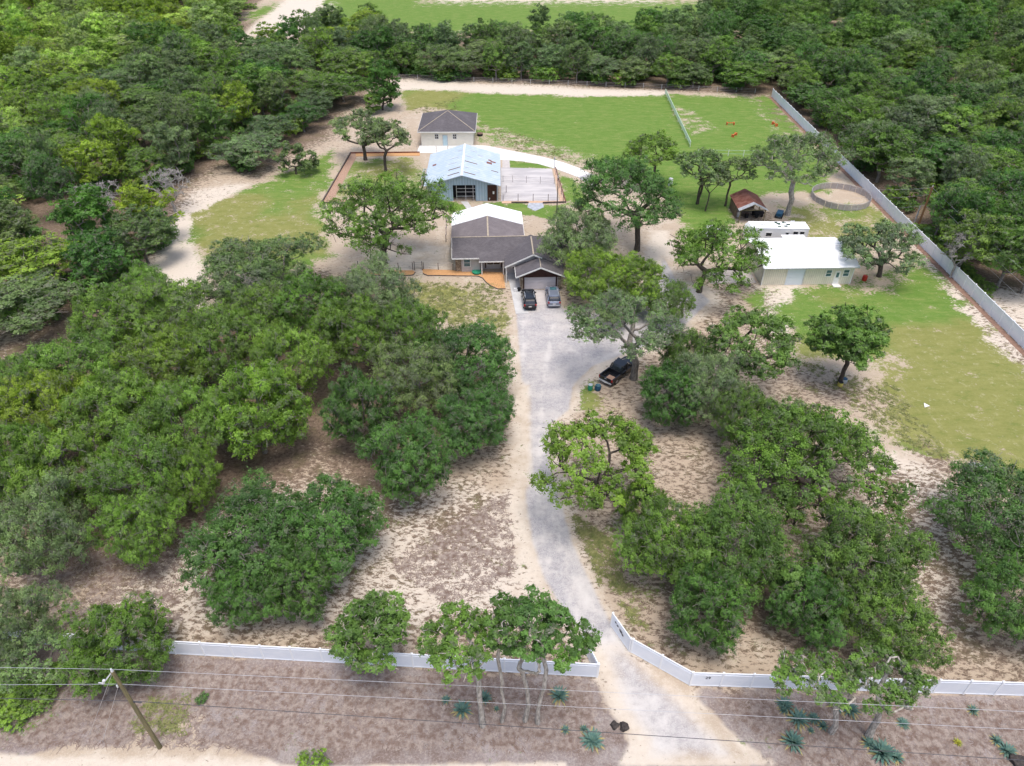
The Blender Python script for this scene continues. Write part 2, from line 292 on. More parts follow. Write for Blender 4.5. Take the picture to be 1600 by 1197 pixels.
# (layer, value, feather in metres, outline as seen in the photograph or in metres)
DRIVE = [(805,489),(802,560),(803,620),(807,690),(812,760),(820,840),(838,905),(872,965),(915,1010),(935,1056),(955,1110),(985,1160),(960,1197),
         (1215,1197),(1140,1140),(1075,1075),(985,1022),(955,965),(925,905),(900,850),(885,790),(868,730),(868,665),(900,640),(908,605),(935,582),(1000,552),(1060,535),(1085,500),(1120,470),(1110,452),(1062,440),
         (1045,415),(1050,385),(1040,362),(1018,362),(1015,395),(1010,440),(995,470),(960,480),(905,488),(880,480),(872,455),(818,454)]
OPS = [
 ('l', .50, 3, [(-200, 29), (260, 29), (260, 94), (-200, 94)]),
 ('l', .95, 6, WP([(-300,420),(130,470),(205,420),(240,400),(262,340),(295,290),(345,255),(400,275),(440,250),(510,215),(535,170),(572,165),(560,125),(620,118),(1000,140),(1200,150),(1300,235),(1345,285),(1420,350),(1480,440),(1700,480),(2600,300),(2600,-60),(1500,-60),(-1000,-60)])),
 ('l', .9, 4, WP([(0,560),(200,430),(420,400),(640,480),(800,600),(790,700),(690,790),(600,800),(500,700),(470,740),(300,830),(200,880),(-300,900),(-300,500)])),
 ('w', .9, 4, WP([(1370,720),(1450,730),(1500,800),(1520,900),(1470,960),(1400,880),(1360,790)])),
 ('l', .62, 5, WP([(1370,720),(1450,730),(1560,1040),(1460,1000),(1400,880),(1360,790)])),
 ('w', .75, 3, WP([(380,760),(800,760),(830,960),(600,970),(300,990),(150,960)])),
 ('l', .42, 4, WP([(700,700),(805,690),(830,900),(700,860),(610,880),(620,800)])),
 ('l', .30, 3, WP([(640,900),(760,850),(810,850),(850,960),(800,920),(660,950)])),
 ('l', .66, 3, WP([(660,800),(750,780),(760,870),(680,880)])),
 ('l', .85, 3, WP([(1060,900),(1290,880),(1290,1030),(1200,1000),(1080,960)])),
 ('l', .33, 3, WP([(1090,960),(1220,990),(1230,1050),(1090,1045)])),
 ('l', .45, 3, WP([(1000,600),(1250,590),(1260,700),(1000,720)])),
 # grass areas
 ('g', 1.0, 3, WP([(628,140),(760,146),(900,150),(1035,148),(1160,152),(1205,160),(1250,215),(1290,250),(1290,300),(1200,300),(1130,345),(1100,400),(1060,330),(1030,290),(960,262),(900,250),(800,228),(750,215),(745,180),(660,165),(640,175)])),
 ('l', .0, 3, WP([(600,130),(1205,150),(1350,300),(1560,560),(1500,740),(1380,720),(1240,560),(1220,455),(1080,380),(1020,330),(870,300),(640,240),(500,260),(300,330),(250,400),(225,430),(320,490),(420,430),(520,400),(700,330),(640,170)])),
 ('w', .9, 2, WP([(610,122),(700,128),(900,138),(1040,143),(1040,150),(900,150),(750,144),(610,137)])),
 ('g', .0, 2, WP([(610,122),(700,128),(900,138),(1040,143),(1040,149),(900,150),(750,143),(610,134)])),
 ('g', .45, 3, WP([(742,190),(790,200),(860,222),(940,245),(920,262),(800,235),(745,225)])),
 ('o', .7, 5, WP([(620,140),(720,145),(700,200),(620,190)])),
 ('l', .8, 3, WP([(1175,150),(1206,150),(1260,215),(1215,200),(1190,175)])),
 ('g', .6, 3, WP([(1150,150),(1206,150),(1275,240),(1215,235),(1180,180)])),
 ('g', .55, 2, WP([(1040,165),(1075,165),(1130,205),(1080,215),(1050,190)])),
 # left paddock
 ('g', .74, 3, WP([(430,275),(520,235),(525,262),(500,320),(520,400),(430,440),(330,420),(290,380),(275,330),(400,290)])),
 ('o', .8, 5, WP([(280,300),(500,300),(520,400),(300,400)])), ('o', .35, 5, WP([(440,270),(520,240),(510,310),(400,340)])),
 ('w', .95, 3, WP([(225,430),(255,380),(300,300),(380,290),(320,330),(300,380),(310,440),(330,490),(250,480)])),
 ('g', .0, 2, WP([(225,430),(250,380),(280,310),(310,290),(360,300),(300,335),(290,380),(305,440),(330,490),(250,480)])),
 ('g', .62, 2, WP([(545,250),(655,245),(665,300),(520,315)])), ('o', .5, 2, WP([(545,250),(655,245),(665,300),(520,315)])),
 ('g', .9, 2, WP([(700,316),(735,318),(725,332),(700,330)])), ('g', .8, 1.5, WP([(735,316),(880,320),(880,345),(825,338),(760,320)])),
 ('g', .95, 1, WP([(795,250),(850,258),(865,263),(795,262)])), ('g', .8, 2, WP([(870,268),(905,285),(930,330),(885,320)])),
 # house yard
 ('w', .6, 2, WP([(580,400),(700,380),(705,425),(575,425)])), ('l', .12, 2, WP([(560,340),(705,340),(705,427),(555,427)])),
 ('l', .2, 3, WP([(600,430),(800,430),(805,560),(790,590),(760,560),(640,500)])),
 ('g', .58, 2.5, WP([(600,438),(700,440),(770,462),(790,480),(790,520),(700,505),(640,480)])), ('o', .85, 2, WP([(600,436),(800,436),(805,520),(640,510)])),
 ('g', .42, 2, WP([(740,470),(802,480),(800,600),(770,560)])),
 # right side yard
 ('g', .82, 4, WP([(1232,452),(1345,440),(1400,425),(1440,400),(1590,560),(1800,700),(1700,790),(1500,720),(1400,690),(1330,620),(1400,560),(1245,560),(1225,500)])),
 ('o', .72, 6, WP([(1232,520),(1500,500),(1800,600),(1800,800),(1500,760),(1240,600)])), ('o', .35, 4, WP([(1240,450),(1400,440),(1440,500),(1260,490)])),
 ('w', 1., 3, WP([(1430,375),(1460,390),(1620,560),(1610,590),(1560,560),(1480,460)])),
 ('g', .25, 1.6, WP([(1430,378),(1458,390),(1615,560),(1610,585),(1560,545),(1480,450)])),
 ('g', .05, 2, WP([(1185,450),(1245,448),(1228,480),(1225,520),(1205,520),(1198,480)])), ('w', 1., 2, WP([(1185,450),(1245,448),(1228,480),(1225,520),(1205,520),(1198,480)])),
 ('l', .55, 4, WP([(1240,580),(1330,590),(1400,620),(1380,660),(1300,640),(1230,620)])), ('g', .1, 3, WP([(1240,580),(1330,585),(1400,620),(1370,660),(1300,640),(1230,620)])),
 ('l', .7, 2, WP([(1410,690),(1450,680),(1500,730),(1510,760),(1460,740)])),
 ('g', .35, 3, WP([(1340,445),(1400,425),(1400,460),(1340,460)])),
 ('g', .85, 3, WP([(1075,300),(1160,320),(1150,350),(1130,352),(1090,350),(1060,330)])), ('g', .6, 3, WP([(1210,320),(1380,320),(1400,370),(1330,400),(1260,370),(1200,345)])),
 ('o', .6, 4, WP([(1160,300),(1400,300),(1400,380),(1200,380)])), ('w', .6, 3, WP([(1230,330),(1330,340),(1300,375),(1250,350)])),
 ('l', .5, 2, WP([(1140,322),(1215,330),(1215,350),(1150,348)])), ('g', .1, 2, WP([(1140,326),(1235,335),(1225,352),(1150,350)])),
 ('g', .75, 3, WP([(1240,500),(1260,470),(1250,460),(1180,500),(1160,460),(1200,450),(1190,520)])),
 ('g', .45, 3, WP([(905,600),(950,610),(990,690),(940,650),(905,640)])), ('l', .45, 3, WP([(905,570),(1000,580),(1060,700),(1000,790),(920,640)])),
 ('g', .7, 2, WP([(905,598),(930,600),(920,640),(905,640)])), ('g', .42, 3, WP([(960,780),(1010,800),(1020,1000),(980,960),(950,860)])), ('o', .6, 3, WP([(900,590),(1030,600),(1040,1000),(900,1000)])),
 ('l', .3, 2, WP([(1010,560),(1090,490),(1000,490),(980,540)])),
 # beyond the fence on the right
 ('w', 1., 3, WP([(1500,440),(1560,450),(1700,470),(1750,640),(1640,560),(1560,480)])), ('l', .3, 3, WP([(1500,440),(1560,450),(1700,470),(1750,640),(1640,560),(1560,480)])),
 # far fields
 ('g', 1.0, 6, [(-100, 282), (-38, 268), (60, 272), (150, 290), (300, 420), (-70, 900)]), ('l', 0, 6, [(-100, 280), (-38, 262), (60, 265), (150, 290), (400, 420), (400, 900), (-100, 900)]),
 ('w', 1., 4, [(-90,268),(-60,262),(-56,300),(-60,420),(-95,420)]), ('g', 0, 3, [(-80,250),(-64,250),(-66,290),(-76,330),(-110,420),(-130,420),(-92,300)]), ('l', 0, 3, [(-90,240),(-62,240),(-64,290),(-76,330),(-110,420),(-130,420),(-92,300)]),
 ('w', .8, 3, [(-30, 325), (60, 322), (60, 345), (-30, 350)]), ('g', .2, 3, [(-40, 325), (80, 322), (80, 335), (-40, 338)]),
 ('w', .8, 4, [(-160,168),(-132,168),(-132,190),(-165,192)]), ('l', .1, 4, [(-165,168),(-135,168),(-133,188),(-165,192)]),
 # verge and road
 ('v2', .95, 1.2, [(-300, 10), (300, 10), (300, 28.7), (39.6, 28.7), (13.8, 29.5), (6.7, 30.3), (-37.6, 33.0), (-300, 50)]),
 ('v2', .1, 1.5, WP([(240,1105),(330,1110),(310,1150),(420,1190),(420,1230),(60,1230),(100,1160),(200,1165)])),
 ('w', .35, 1.5, WP([(90,1150),(420,1160),(420,1230),(60,1230)])), ('l', .15, 1, WP([(60,1140),(420,1140),(420,1230),(60,1230)])),
 ('g', .46, 1, WP([(230,1090),(300,1080),(290,1150),(190,1150)])),
 ('g', .98, 2, WP([(-100,1020),(20,1010),(95,1060),(85,1110),(40,1150),(-100,1160)])), ('o', .15, 2, WP([(-100,1020),(20,1010),(100,1060),(85,1110),(40,1150),(-100,1160)])),
 ('v2', 0, .8, [(-300, 24.7), (-37, 24.5), (-13, 23.6), (4, 23.9), (4, 5), (-300, 5)]), ('l', .0, .8, [(-300, 24.5), (-37, 24.3), (-13, 23.7), (10, 23.9), (30, 22.5), (300, 22.5), (300, 5), (-300, 5)]),
 ('w', .85, .8, [(-300, 24.5), (-37, 24.3), (-13, 23.7), (10, 23.9), (30, 22.5), (300, 22.5), (300, 5), (-300, 5)]),
 ('l', .85, 1.5, WP([(660,1060),(925,1065),(945,1120),(900,1150),(680,1145)])), ('v2', .45, 1.5, WP([(660,1060),(925,1065),(945,1120),(900,1150),(680,1145)])), ('v2', .45, 1.5, WP([(1120,1078),(1420,1090),(1420,1180),(1220,1180)])), ('l', .85, 1.5, WP([(1120,1078),(1420,1090),(1420,1180),(1220,1180)])),
 # driveway: gravel, sandy shoulders and apron
 ('l', .05, 1.6, WP(DRIVE)), ('g', .0, 1.2, WP(DRIVE)), ('v2', .0, 1., WP(DRIVE)), ('w', .8, 2, WP(DRIVE)),
 ('l', .1, 1.5, WP([(800,500),(795,600),(800,700),(800,800),(808,850),(830,930),(850,940),(820,820),(810,700),(808,560)])),
 ('k', .95, 1.2, WP([(806,492),(812,560),(815,620),(815,690),(818,760),(830,840),(850,905),(885,965),(925,1005),(975,1000),(950,965),(920,905),(895,850),(878,790),(860,730),(858,665),(890,640),(897,600),(930,570),(1000,545),(1050,525),(1080,500),(1110,470),(1090,452),(1060,445),(1045,415),(1035,400),(1030,440),(1010,470),(960,485),(905,492),(880,482),(872,458),(820,456)])),
 ('k', .62, 2, WP([(930,1010),(975,1000),(1060,1080),(1140,1160),(1180,1197),(1000,1197),(1000,1160),(965,1110)])),
 ('k', .25, 1.5, WP([(806,600),(830,600),(835,760),(815,760)])),
]
def strip(px, wd_):
    P = [W(*p) for p in px]; L, R = [], []
    for i, p in enumerate(P):
        d = (P[min(i+1, len(P)-1)]-P[max(i-1, 0)]).normalized(); n = Vector((-d.y, d.x, 0))*wd_; L.append(tuple((p+n)[:2])); R.append(tuple((p-n)[:2]))
    return L+R[::-1]
OPS += [('w', .32, 1., OPS[-3][3]), ('w', .3, 2, WP([(940,1010),(1000,1010),(1100,1110),(1190,1190),(1060,1190),(1000,1110)]))]
for tr_ in ([(816,500),(822,600),(826,690),(838,780),(862,880),(900,960),(950,1010),(1010,1075),(1080,1197)], [(866,500),(850,590),(842,690),(856,780),(886,880),(930,960),(975,1008),(1050,1080),(1140,1197)], [(875,520),(920,535),(985,515),(1050,490),(1040,430)], [(885,545),(940,560),(1010,535),(1080,500)]): OPS.append(('w', .68, .7, strip(tr_, .35)))
for a_, b_ in (((1000,650),(1060,640)), ((700,860),(760,850)), ((1410,900),(1440,820))): pass
def masks(X, Y):
    m = {k: np.zeros(X.shape) for k in ('g', 'l', 'k', 'w', 'o', 'v2')}; m['w'] += .35; m['o'] += .15; m['l'] += .25
    for lay, val, fe, poly in OPS:
        a = ss(.5+poly_sd(X, Y, poly)/(2*fe)); m[lay] = m[lay]*(1-a)+val*a
    one = np.ones(X.shape)
    return {'ma': np.stack([m['g'], m['l'], m['k'], one], -1), 'mb': np.stack([m['w'], m['o'], m['v2'], one], -1)}
def grid_mesh(name, xs, ys, z, keep=None):
    X, Y = np.meshgrid(xs, ys); nx, ny = len(xs), len(ys)
    V = np.stack([X.ravel(), Y.ravel(), np.full(X.size, z)], -1)
    i, j = np.meshgrid(np.arange(nx-1), np.arange(ny-1)); a = (j*nx+i).ravel()
    Fq = np.stack([a, a+1, a+nx+1, a+nx], -1)
    if keep is not None:
        ok = keep(V[:, 0], V[:, 1]); Fq = Fq[ok[Fq].all(1)]; u, inv = np.unique(Fq, return_inverse=True); V = V[u]; Fq = inv.reshape(Fq.shape)
    return mesh_np(name, V, Fq, M['ground'], masks(V[:, 0], V[:, 1]))
def axis(lo, hi, step, far):
    a = list(np.arange(lo, hi+.01, step)); s = step
    while a[-1] < far: s *= 1.25; a.append(a[-1]+s)
    s = step; b = []
    c = lo
    while c > -far: s *= 1.25; c -= s; b.append(c)
    return np.array(b[::-1]+a)
tag(link('ground', grid_mesh('ground', axis(-90, 105, .7, 1100), axis(14, 180, .7, 1100), 0)), kind='structure')
tag(link('gravel_driveway', grid_mesh('gravel_driveway', np.arange(-6, 45, .5), np.arange(15, 118, .5), .006,
    lambda x, y: poly_sd(x, y, WP(DRIVE)) > -.3)), kind='structure')
tag(link('dirt_road', grid_mesh('dirt_road', np.arange(-120, 120, .8), np.arange(14, 24.2, .6), .004)), kind='structure')
# ---------------------------------------------------------------- trees
TREE_MESH = {}
def make_tree_mesh(key, seed, R=6., zc=5.2, Rz=3.0, npuff=70, nleaf=330, leaf=.24, off=(0, 0), puff=.19, fork=.28, trunk_r=.32, moss=.12,
                   twig=4, lean=(0, 0), low=-.35, shell=.5, dead=False, multi=1, wiggle=.12, fill=0, trim=1., reach=.5, ysq=1.):
    rng = np.random.default_rng(seed)
    # puff centres in an uneven dome
    C = []; tries = 0
    lob = rng.uniform(0, 6.28, 3); lam = rng.uniform(.08, .22, 3)*(1 if off == (0, 0) else .6)
    while len(C) < npuff and tries < 20000:
        tries += 1
        th = rng.uniform(0, 2*math.pi); cz = rng.uniform(low, 1); r = rng.uniform(shell, 1)**.6
        k = 1+sum(lam[i]*math.sin((i+2)*th+lob[i]) for i in range(3)); s = math.sqrt(max(0, 1-cz*cz))
        p = np.array([R*k*r*s*math.cos(th)+off[0], R*ysq*k*r*s*math.sin(th)+off[1], zc+Rz*cz*r+rng.normal(0, .06)*Rz])
        if all(((p-q)**2).sum() > (R*puff*.92*trim)**2 for q in C): C.append(p)
        elif tries % 7 == 0 and len(C) > 12 and all(((p-q)**2).sum() > (R*puff*.62)**2 for q in C): C.append(p)
    C = np.array(C); zf = max(.8, (zc-Rz*.35)*fork*2)
    # skeleton: every puff hangs on the nearest point of the growing frame
    nodes = []; par = []; plen = []
    def addn(p, q): nodes.append(np.array(p, float)); par.append(q); plen.append(0 if q < 0 else plen[q]+np.linalg.norm(nodes[-1]-nodes[q])); return len(nodes)-1
    starts = []
    for mlt in range(multi):
        a = rng.uniform(0, 6.28); b0 = np.array([math.cos(a), math.sin(a), 0])*(0 if multi == 1 else .45*trunk_r*3)
        i = addn((b0[0], b0[1], -.15), -1)
        for k in range(1, 5):
            f = k/4; q = b0+np.array([off[0]*.35*f*f, off[1]*.35*f*f, zf*f])+np.array([b0[0], b0[1], 0])*f*1.6+np.append(rng.normal(0, .05, 2)*zf*f, 0); i = addn(q, i)
        starts.append(i)
    ok_from = [s for s in starts]
    order = np.argsort(((C-nodes[starts[0]])**2).sum(1)); usable = list(starts)
    tips = []
    for ci in order:
        c = C[ci]; ends = c+np.array([0, 0, -.35*R*puff]); N = np.array([nodes[u] for u in usable]); PL = np.array([plen[u] for u in usable])
        dv = ends-N; dd = np.sqrt((dv**2).sum(1)); cost = dd+.30*PL+.9*np.maximum(0, -dv[:, 2])
        u = usable[int(np.argmin(cost))]; a = nodes[u].copy(); L = np.linalg.norm(ends-a); k = max(1, int(L/(R*.13))); i = u
        side = rng.normal(0, wiggle, 3)*L; side[2] = abs(side[2])*.6
        for j in range(1, k+1):
            f = j/k; q = a+(ends-a)*f+side*math.sin(math.pi*f)+(rng.normal(0, .035*R/6*min(L, 3), 3) if j < k else 0)
            i = addn(q, i); usable.append(i)
        tips.append(i)
        for _ in range(twig):
            d = rng.normal(0, 1, 3); d[2] = abs(d[2])*.8; d /= np.linalg.norm(d); m_ = addn(nodes[i]+d*R*puff*.55*(.6+reach*.8)+rng.normal(0, .05, 3), i); addn(nodes[m_]+(d+rng.normal(0, .5, 3))*R*puff*.5*(.6+reach*.8), m_)
            if dead:
                for _ in range(2): addn(nodes[m_]+rng.normal(0, .35, 3)*R*puff, m_)
    n = len(nodes); P = np.array(nodes); cnt = np.zeros(n)
    kids = np.bincount([q for q in par if q >= 0], minlength=n)
    for i in range(n-1, -1, -1):
        if kids[i] == 0: cnt[i] += 1
        if par[i] >= 0: cnt[par[i]] += cnt[i]
    rad = trunk_r*(cnt/cnt.max())**.47; rad = np.maximum(rad, .028)
    for i in range(n):
        if P[i, 2] < .3: rad[i] *= 1.35
    e = [(par[i], i) for i in range(n) if par[i] >= 0]; A = P[[x[0] for x in e]]; B = P[[x[1] for x in e]]; rb = rad[[x[1] for x in e]]; ra = np.minimum(rad[[x[0] for x in e]], rb*1.45)
    d = B-A; d /= np.linalg.norm(d, axis=1, keepdims=True)+1e-9; up = np.where(np.abs(d[:, 2:3]) < .9, [[0, 0, 1.]], [[0, 1., 0]])
    r1 = np.cross(d, up); r1 /= np.linalg.norm(r1, axis=1, keepdims=True); r2 = np.cross(r1, d); S = 6
    an = np.arange(S)*2*math.pi/S; ca, sa = np.cos(an)[None, :, None], np.sin(an)[None, :, None]; ring = r1[:, None]*ca+r2[:, None]*sa
    V = np.concatenate([(A-d*rb[:, None]*.3)[:, None]+ring*ra[:, None, None], B[:, None]+ring*rb[:, None, None]], 1).reshape(-1, 3)
    base = np.arange(len(e))[:, None]*2*S; k = np.arange(S); k2 = (k+1) % S
    Fq = np.stack([base+k, base+k2, base+S+k2, base+S+k], -1).reshape(-1, 4)
    tm = mesh_np(key+'_trunk', V, Fq, M['bark'], smooth=True)
    if dead: TREE_MESH[key] = (tm, None); return
    # leaves: twig clusters on each puff, leaf-sized faces on each cluster
    m_ = len(C); pr = R*puff*rng.uniform(.75, 1.3, m_); ncl = 17; per = max(4, nleaf//ncl)
    if fill:
        inner = C[rng.integers(0, m_, int(m_*fill))]*np.array([.7, .7, .88])+np.array([off[0]*.3, off[1]*.3, zc*.08]); C = np.concatenate([C, inner]); pr = np.concatenate([pr, np.full(len(inner), R*puff)]); m_ = len(C)
    u = rng.normal(0, 1, (m_, ncl, 3)); u[..., 2] = np.abs(u[..., 2])*.9-.25; u /= np.linalg.norm(u, axis=-1, keepdims=True)
    cc = C[:, None]+u*(pr[:, None, None]*rng.uniform(.62, 1.0, (m_, ncl, 1)))*np.array([1, 1, .72])
    cr = pr[:, None]*rng.uniform(.24, .46, (m_, ncl))
    v = rng.normal(0, 1, (m_, ncl, per, 3)); v /= np.linalg.norm(v, axis=-1, keepdims=True)
    lp = cc[:, :, None]+v*cr[:, :, None, None]*(np.abs(rng.normal(0, .66, (m_, ncl, per, 1))))*np.array([1, 1, .75])
    nrm = v*.4+u[:, :, None]*1.15+np.array([0, 0, .55])+rng.normal(0, .42, v.shape)
    nrm /= np.linalg.norm(nrm, axis=-1, keepdims=True); lp = lp.reshape(-1, 3); nrm = nrm.reshape(-1, 3); nl = len(lp)
    t1 = np.cross(nrm, rng.normal(0, 1, (nl, 3))); t1 /= np.linalg.norm(t1, axis=1, keepdims=True)+1e-9; t2 = np.cross(nrm, t1)
    sz = leaf*rng.uniform(.55, 1.25, (nl, 1)); a = t1*sz*.62; b = t2*sz*.36
    V = np.stack([lp-a, lp-b+nrm*sz*.08, lp+a, lp+b+nrm*sz*.08], 1).reshape(-1, 3); Fq = np.arange(nl*4).reshape(-1, 4)
    pv = np.broadcast_to(rng.uniform(0, 1, (m_, 1, 1)), (m_, ncl, per))*.72+np.broadcast_to(rng.uniform(0, 1, (m_, ncl, 1)), (m_, ncl, per))*.28
    mo = np.broadcast_to((rng.uniform(0, 1, (m_, ncl, 1)) < moss), (m_, ncl, per))*rng.uniform(.3, .9, (m_, ncl, per))
    lv = np.stack([pv.ravel(), rng.uniform(0, 1, nl), mo.ravel(), np.ones(nl)], -1)
    TREE_MESH[key] = (tm, mesh_np(key+'_crown', V, Fq, M['leaf'], {'lv': np.repeat(lv, 4, 0)}))
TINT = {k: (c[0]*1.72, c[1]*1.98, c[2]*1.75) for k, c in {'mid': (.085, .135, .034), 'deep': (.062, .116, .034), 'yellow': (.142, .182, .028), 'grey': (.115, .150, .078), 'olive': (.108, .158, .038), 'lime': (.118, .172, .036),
        'dark': (.050, .105, .026), 'pale': (.18, .22, .10), 'sunny': (.21, .26, .08), 'bluegrey': (.098, .132, .066)}.items()}  # one tint carries sunlight in its colour, for the far upper-left crowns
BARK = {'grey': (.22, .20, .18), 'dark': (.085, .07, .06), 'pale': (.40, .37, .33), 'dead': (.36, .34, .325)}
_rt = random.Random(5)
def tree(key, loc, s, sz, rz, tint, label, cat='oak tree', group=None, name='oak_tree', bark='grey', jit=.09):
    r = empty(name, loc, rz, label, cat, group); r.scale = (s, s, sz)
    tm, cm = TREE_MESH[key]; t = link('trunk', tm, r); b = BARK[bark]; t['bark'] = [b[0], b[1], b[2], 1.]
    if cm:
        c = link('crown', cm, r); q = 1+_rt.uniform(-jit, jit); tc = TINT[tint]
        c['tint'] = [tc[0]*q*(1+_rt.uniform(-.06, .06)), tc[1]*q, tc[2]*q*(1+_rt.uniform(-.15, .15)), 1.]
    return r
# shared shapes
for i, (sd_, kw) in enumerate([(11, {}), (12, dict(R=6.2, Rz=3.0)), (13, dict(R=5.8, Rz=3.6, puff=.175, npuff=110)), (14, dict(R=6, puff=.20, npuff=85, moss=.34)), (15, dict(R=6.1, Rz=3.2, puff=.18, npuff=100, moss=.08))]):
    k = dict(R=6., zc=4.9, Rz=3.3, npuff=105, nleaf=760, leaf=.165, low=-.85, moss=.16, fill=.12, shell=.5, twig=3, puff=.175, reach=.55, trim=1.16); k.update(kw); make_tree_mesh('broad%d' % i, sd_, **k)
for i in range(2): make_tree_mesh('airy%d' % i, 31+i, R=5.6, zc=5.6, Rz=2.6, npuff=46, nleaf=300, leaf=.25, puff=.175, low=-.25, shell=.62, moss=.22, twig=6, trunk_r=.3)
for i in range(8): make_tree_mesh('wood%d' % i, 51+i, R=4.6*[1, 1, .9, 1, 1.05, .8, .95, 1.1][i], zc=6.6, Rz=[4.1, 4.4, 4.9, 3.8, 4.2, 5.6, 4.6, 3.5][i], npuff=[70, 60, 64, 74, 48, 60, 80, 56][i], nleaf=[380, 380, 400, 350, 370, 400, 310, 400][i], leaf=.225, puff=[.22, .24, .22, .2, .25, .26, .19, .23][i], low=-.75, shell=[.4, .3, .5, .4, .6, .3, .45, .55][i], moss=[.08, .2, .05, .3, .12, .03, .15, .35][i], twig=2, trunk_r=.24, fill=.15, reach=.6, off=[(0, 0), (.8, .4), (0, 0), (-.9, .3), (1.2, -.5), (0, 0), (.5, .8), (-.6, -.6)][i])
make_tree_mesh('shrub', 71, R=2., zc=1.3, Rz=1.2, npuff=26, nleaf=150, leaf=.2, puff=.26, low=-.8, trunk_r=.07, twig=2)
make_tree_mesh('dead', 81, R=3.4, zc=4.6, Rz=3.2, npuff=46, twig=7, dead=True, puff=.2, trunk_r=.24, wiggle=.2)
def place(cx, cy, hw, zc, key, tint, label, cat='oak tree', group=None, bark='grey', rz=None, flat=1., name='oak_tree', R0=None, zc0=None, base=None):
    "crown seen centred at (cx, cy), hw wide each side, its middle zc above the ground"
    R0 = R0 or {'b': 6., 'a': 5.6, 'w': 4.6, 's': 2., 'd': 3.4}[key[0]]; zc0 = zc0 or {'b': 4.9, 'a': 5.6, 'w': 6.6, 's': 1.3, 'd': 4.6}[key[0]]
    p = W(cx, cy, zc); s = hw*depth(p.x, p.y, zc)/F/(R0*1.04)
    return tree(key, (p.x, p.y, 0), s, zc/zc0*flat, rz if rz is not None else _rt.uniform(0, 6.28), tint, label, cat, group, name, bark)
def own(key, bx, by, cx, cy, hw, tint, label, seed, ratio=.5, bark='grey', cat='oak tree', name='oak_tree', **kw):
    "a tree with a shape of its own: foot at (bx, by), crown centred at (cx, cy)"
    b = W(bx, by); zc = max(1.2, zat(b.y, cy)); c = W(cx, cy, zc); R = hw*depth(c.x, c.y, zc)/F
    k = dict(R=R*.95, zc=zc, Rz=R*ratio, off=(c.x-b.x, 0), fork=.36, moss=.12); k.update(kw)
    k['nleaf'] = int(k.get('nleaf', 330)*2.1); k['leaf'] = k.get('leaf', .25)*.72
    make_tree_mesh(key, seed, **k)
    return tree(key, b, 1, 1, 0, tint, label, cat, None, name, bark)
G1 = 'oaks of the dense grove left of the driveway'; G2 = 'oaks right of the driveway'
for cx, cy, hw, zc, key, tint, lab in [
 (585,455,62,5.2,'broad3','grey','grey-green oak at the back of the left grove, below the orange mulch strip'),
 (490,478,62,5.4,'broad2','mid','mid green oak in the left grove, in front of the lone grey-green oak'),
 (545,520,62,5.6,'broad0','mid','rounded mid green oak in the upper middle of the left grove'),
 (640,515,56,5.2,'broad1','mid','mid green oak of the left grove nearest the patchy front lawn'),
 (735,560,74,4.6,'broad4','deep','deep green oak of the left grove reaching out over the driveway edge, upper one'),
 (650,590,62,5.2,'broad3','grey','pale mossy oak with visible grey limbs inside the left grove'),
 (742,655,60,4.4,'broad1','deep','low deep green oak beside the sandy driveway shoulder, lower one of the two'),
 (560,640,58,5.4,'broad2','deep','deep green oak just right of the bare brown clearing in the left grove'),
 (640,715,68,5.2,'broad0','deep','rich green oak at the lower right tip of the left grove'),
 (450,565,60,5.6,'broad4','lime','yellow-green oak in the middle of the left grove'),
 (410,490,50,5.0,'broad3','olive','olive oak on the upper rim of the left grove under the lone oak'),
 (345,540,66,5.6,'broad0','olive','broad olive green oak in the upper centre-left of the grove'),
 (255,490,70,5.4,'broad3','olive','pale olive oak at the top edge of the grove beside the white sand track'),
 (170,500,58,5.2,'broad2','olive','olive oak at the upper left corner of the grove, next to the dark woods'),
 (255,570,68,5.6,'broad1','olive','olive green oak in the left middle of the grove, second row'),
 (120,575,70,5.4,'broad4','olive','yellowish oak on the left rim of the grove beside the dark forest edge'),
 (395,640,82,6.0,'broad2','lime','large yellow-green dome-shaped oak left of the brown clearing'),
 (290,660,70,5.6,'broad4','olive','olive oak below the middle of the grove with reddish ground gaps beside it'),
 (180,645,72,5.6,'broad0','olive','wide olive oak in the left half of the grove, third row'),
 (30,600,54,5.2,'broad3','olive','olive oak at the left picture edge touching the dark forest edge'),
 (222,462,50,4.8,'broad1','olive','small olive oak at the topmost tip of the grove on the white sand'),
 (60,640,66,5.4,'broad1','yellow','yellow-green oak at the left picture edge, upper of the edge trees'),
 (90,735,76,5.4,'broad2','olive','olive oak near the left picture edge, middle of the edge trees'),
 (10,720,60,5.4,'broad4','mid','green oak cut by the left picture edge beside the third row'),
 (215,745,70,5.4,'broad3','mid','greyish oak with streaky crown at the bottom of the grove, right of the edge trees'),
 (300,745,44,4.6,'broad4','olive','smaller olive oak between the greyish oak and the big front oak'),
 (60,825,72,5.2,'broad3','grey','mossy oak with bare pale branches at the lower left end of the grove'),
 (215,825,56,4.6,'broad1','olive','low olive oak at the front rim of the grove above the bare sand'),
 (400,835,98,5.0,'broad4','deep','big emerald oak standing forward of the grove, left half of the pair'),
 (515,820,82,4.8,'broad0','deep','emerald oak right beside the big one, right half of the forward pair'),
 (385,925,52,3.8,'broad1','deep','low emerald oak hanging nearest the white front fence, below the forward pair'),
 (470,905,60,4.2,'broad2','deep','emerald oak at the lower right of the forward pair, over brown leaf litter'),
 ]: place(cx, cy, hw, zc, key, tint, lab, group=G1)
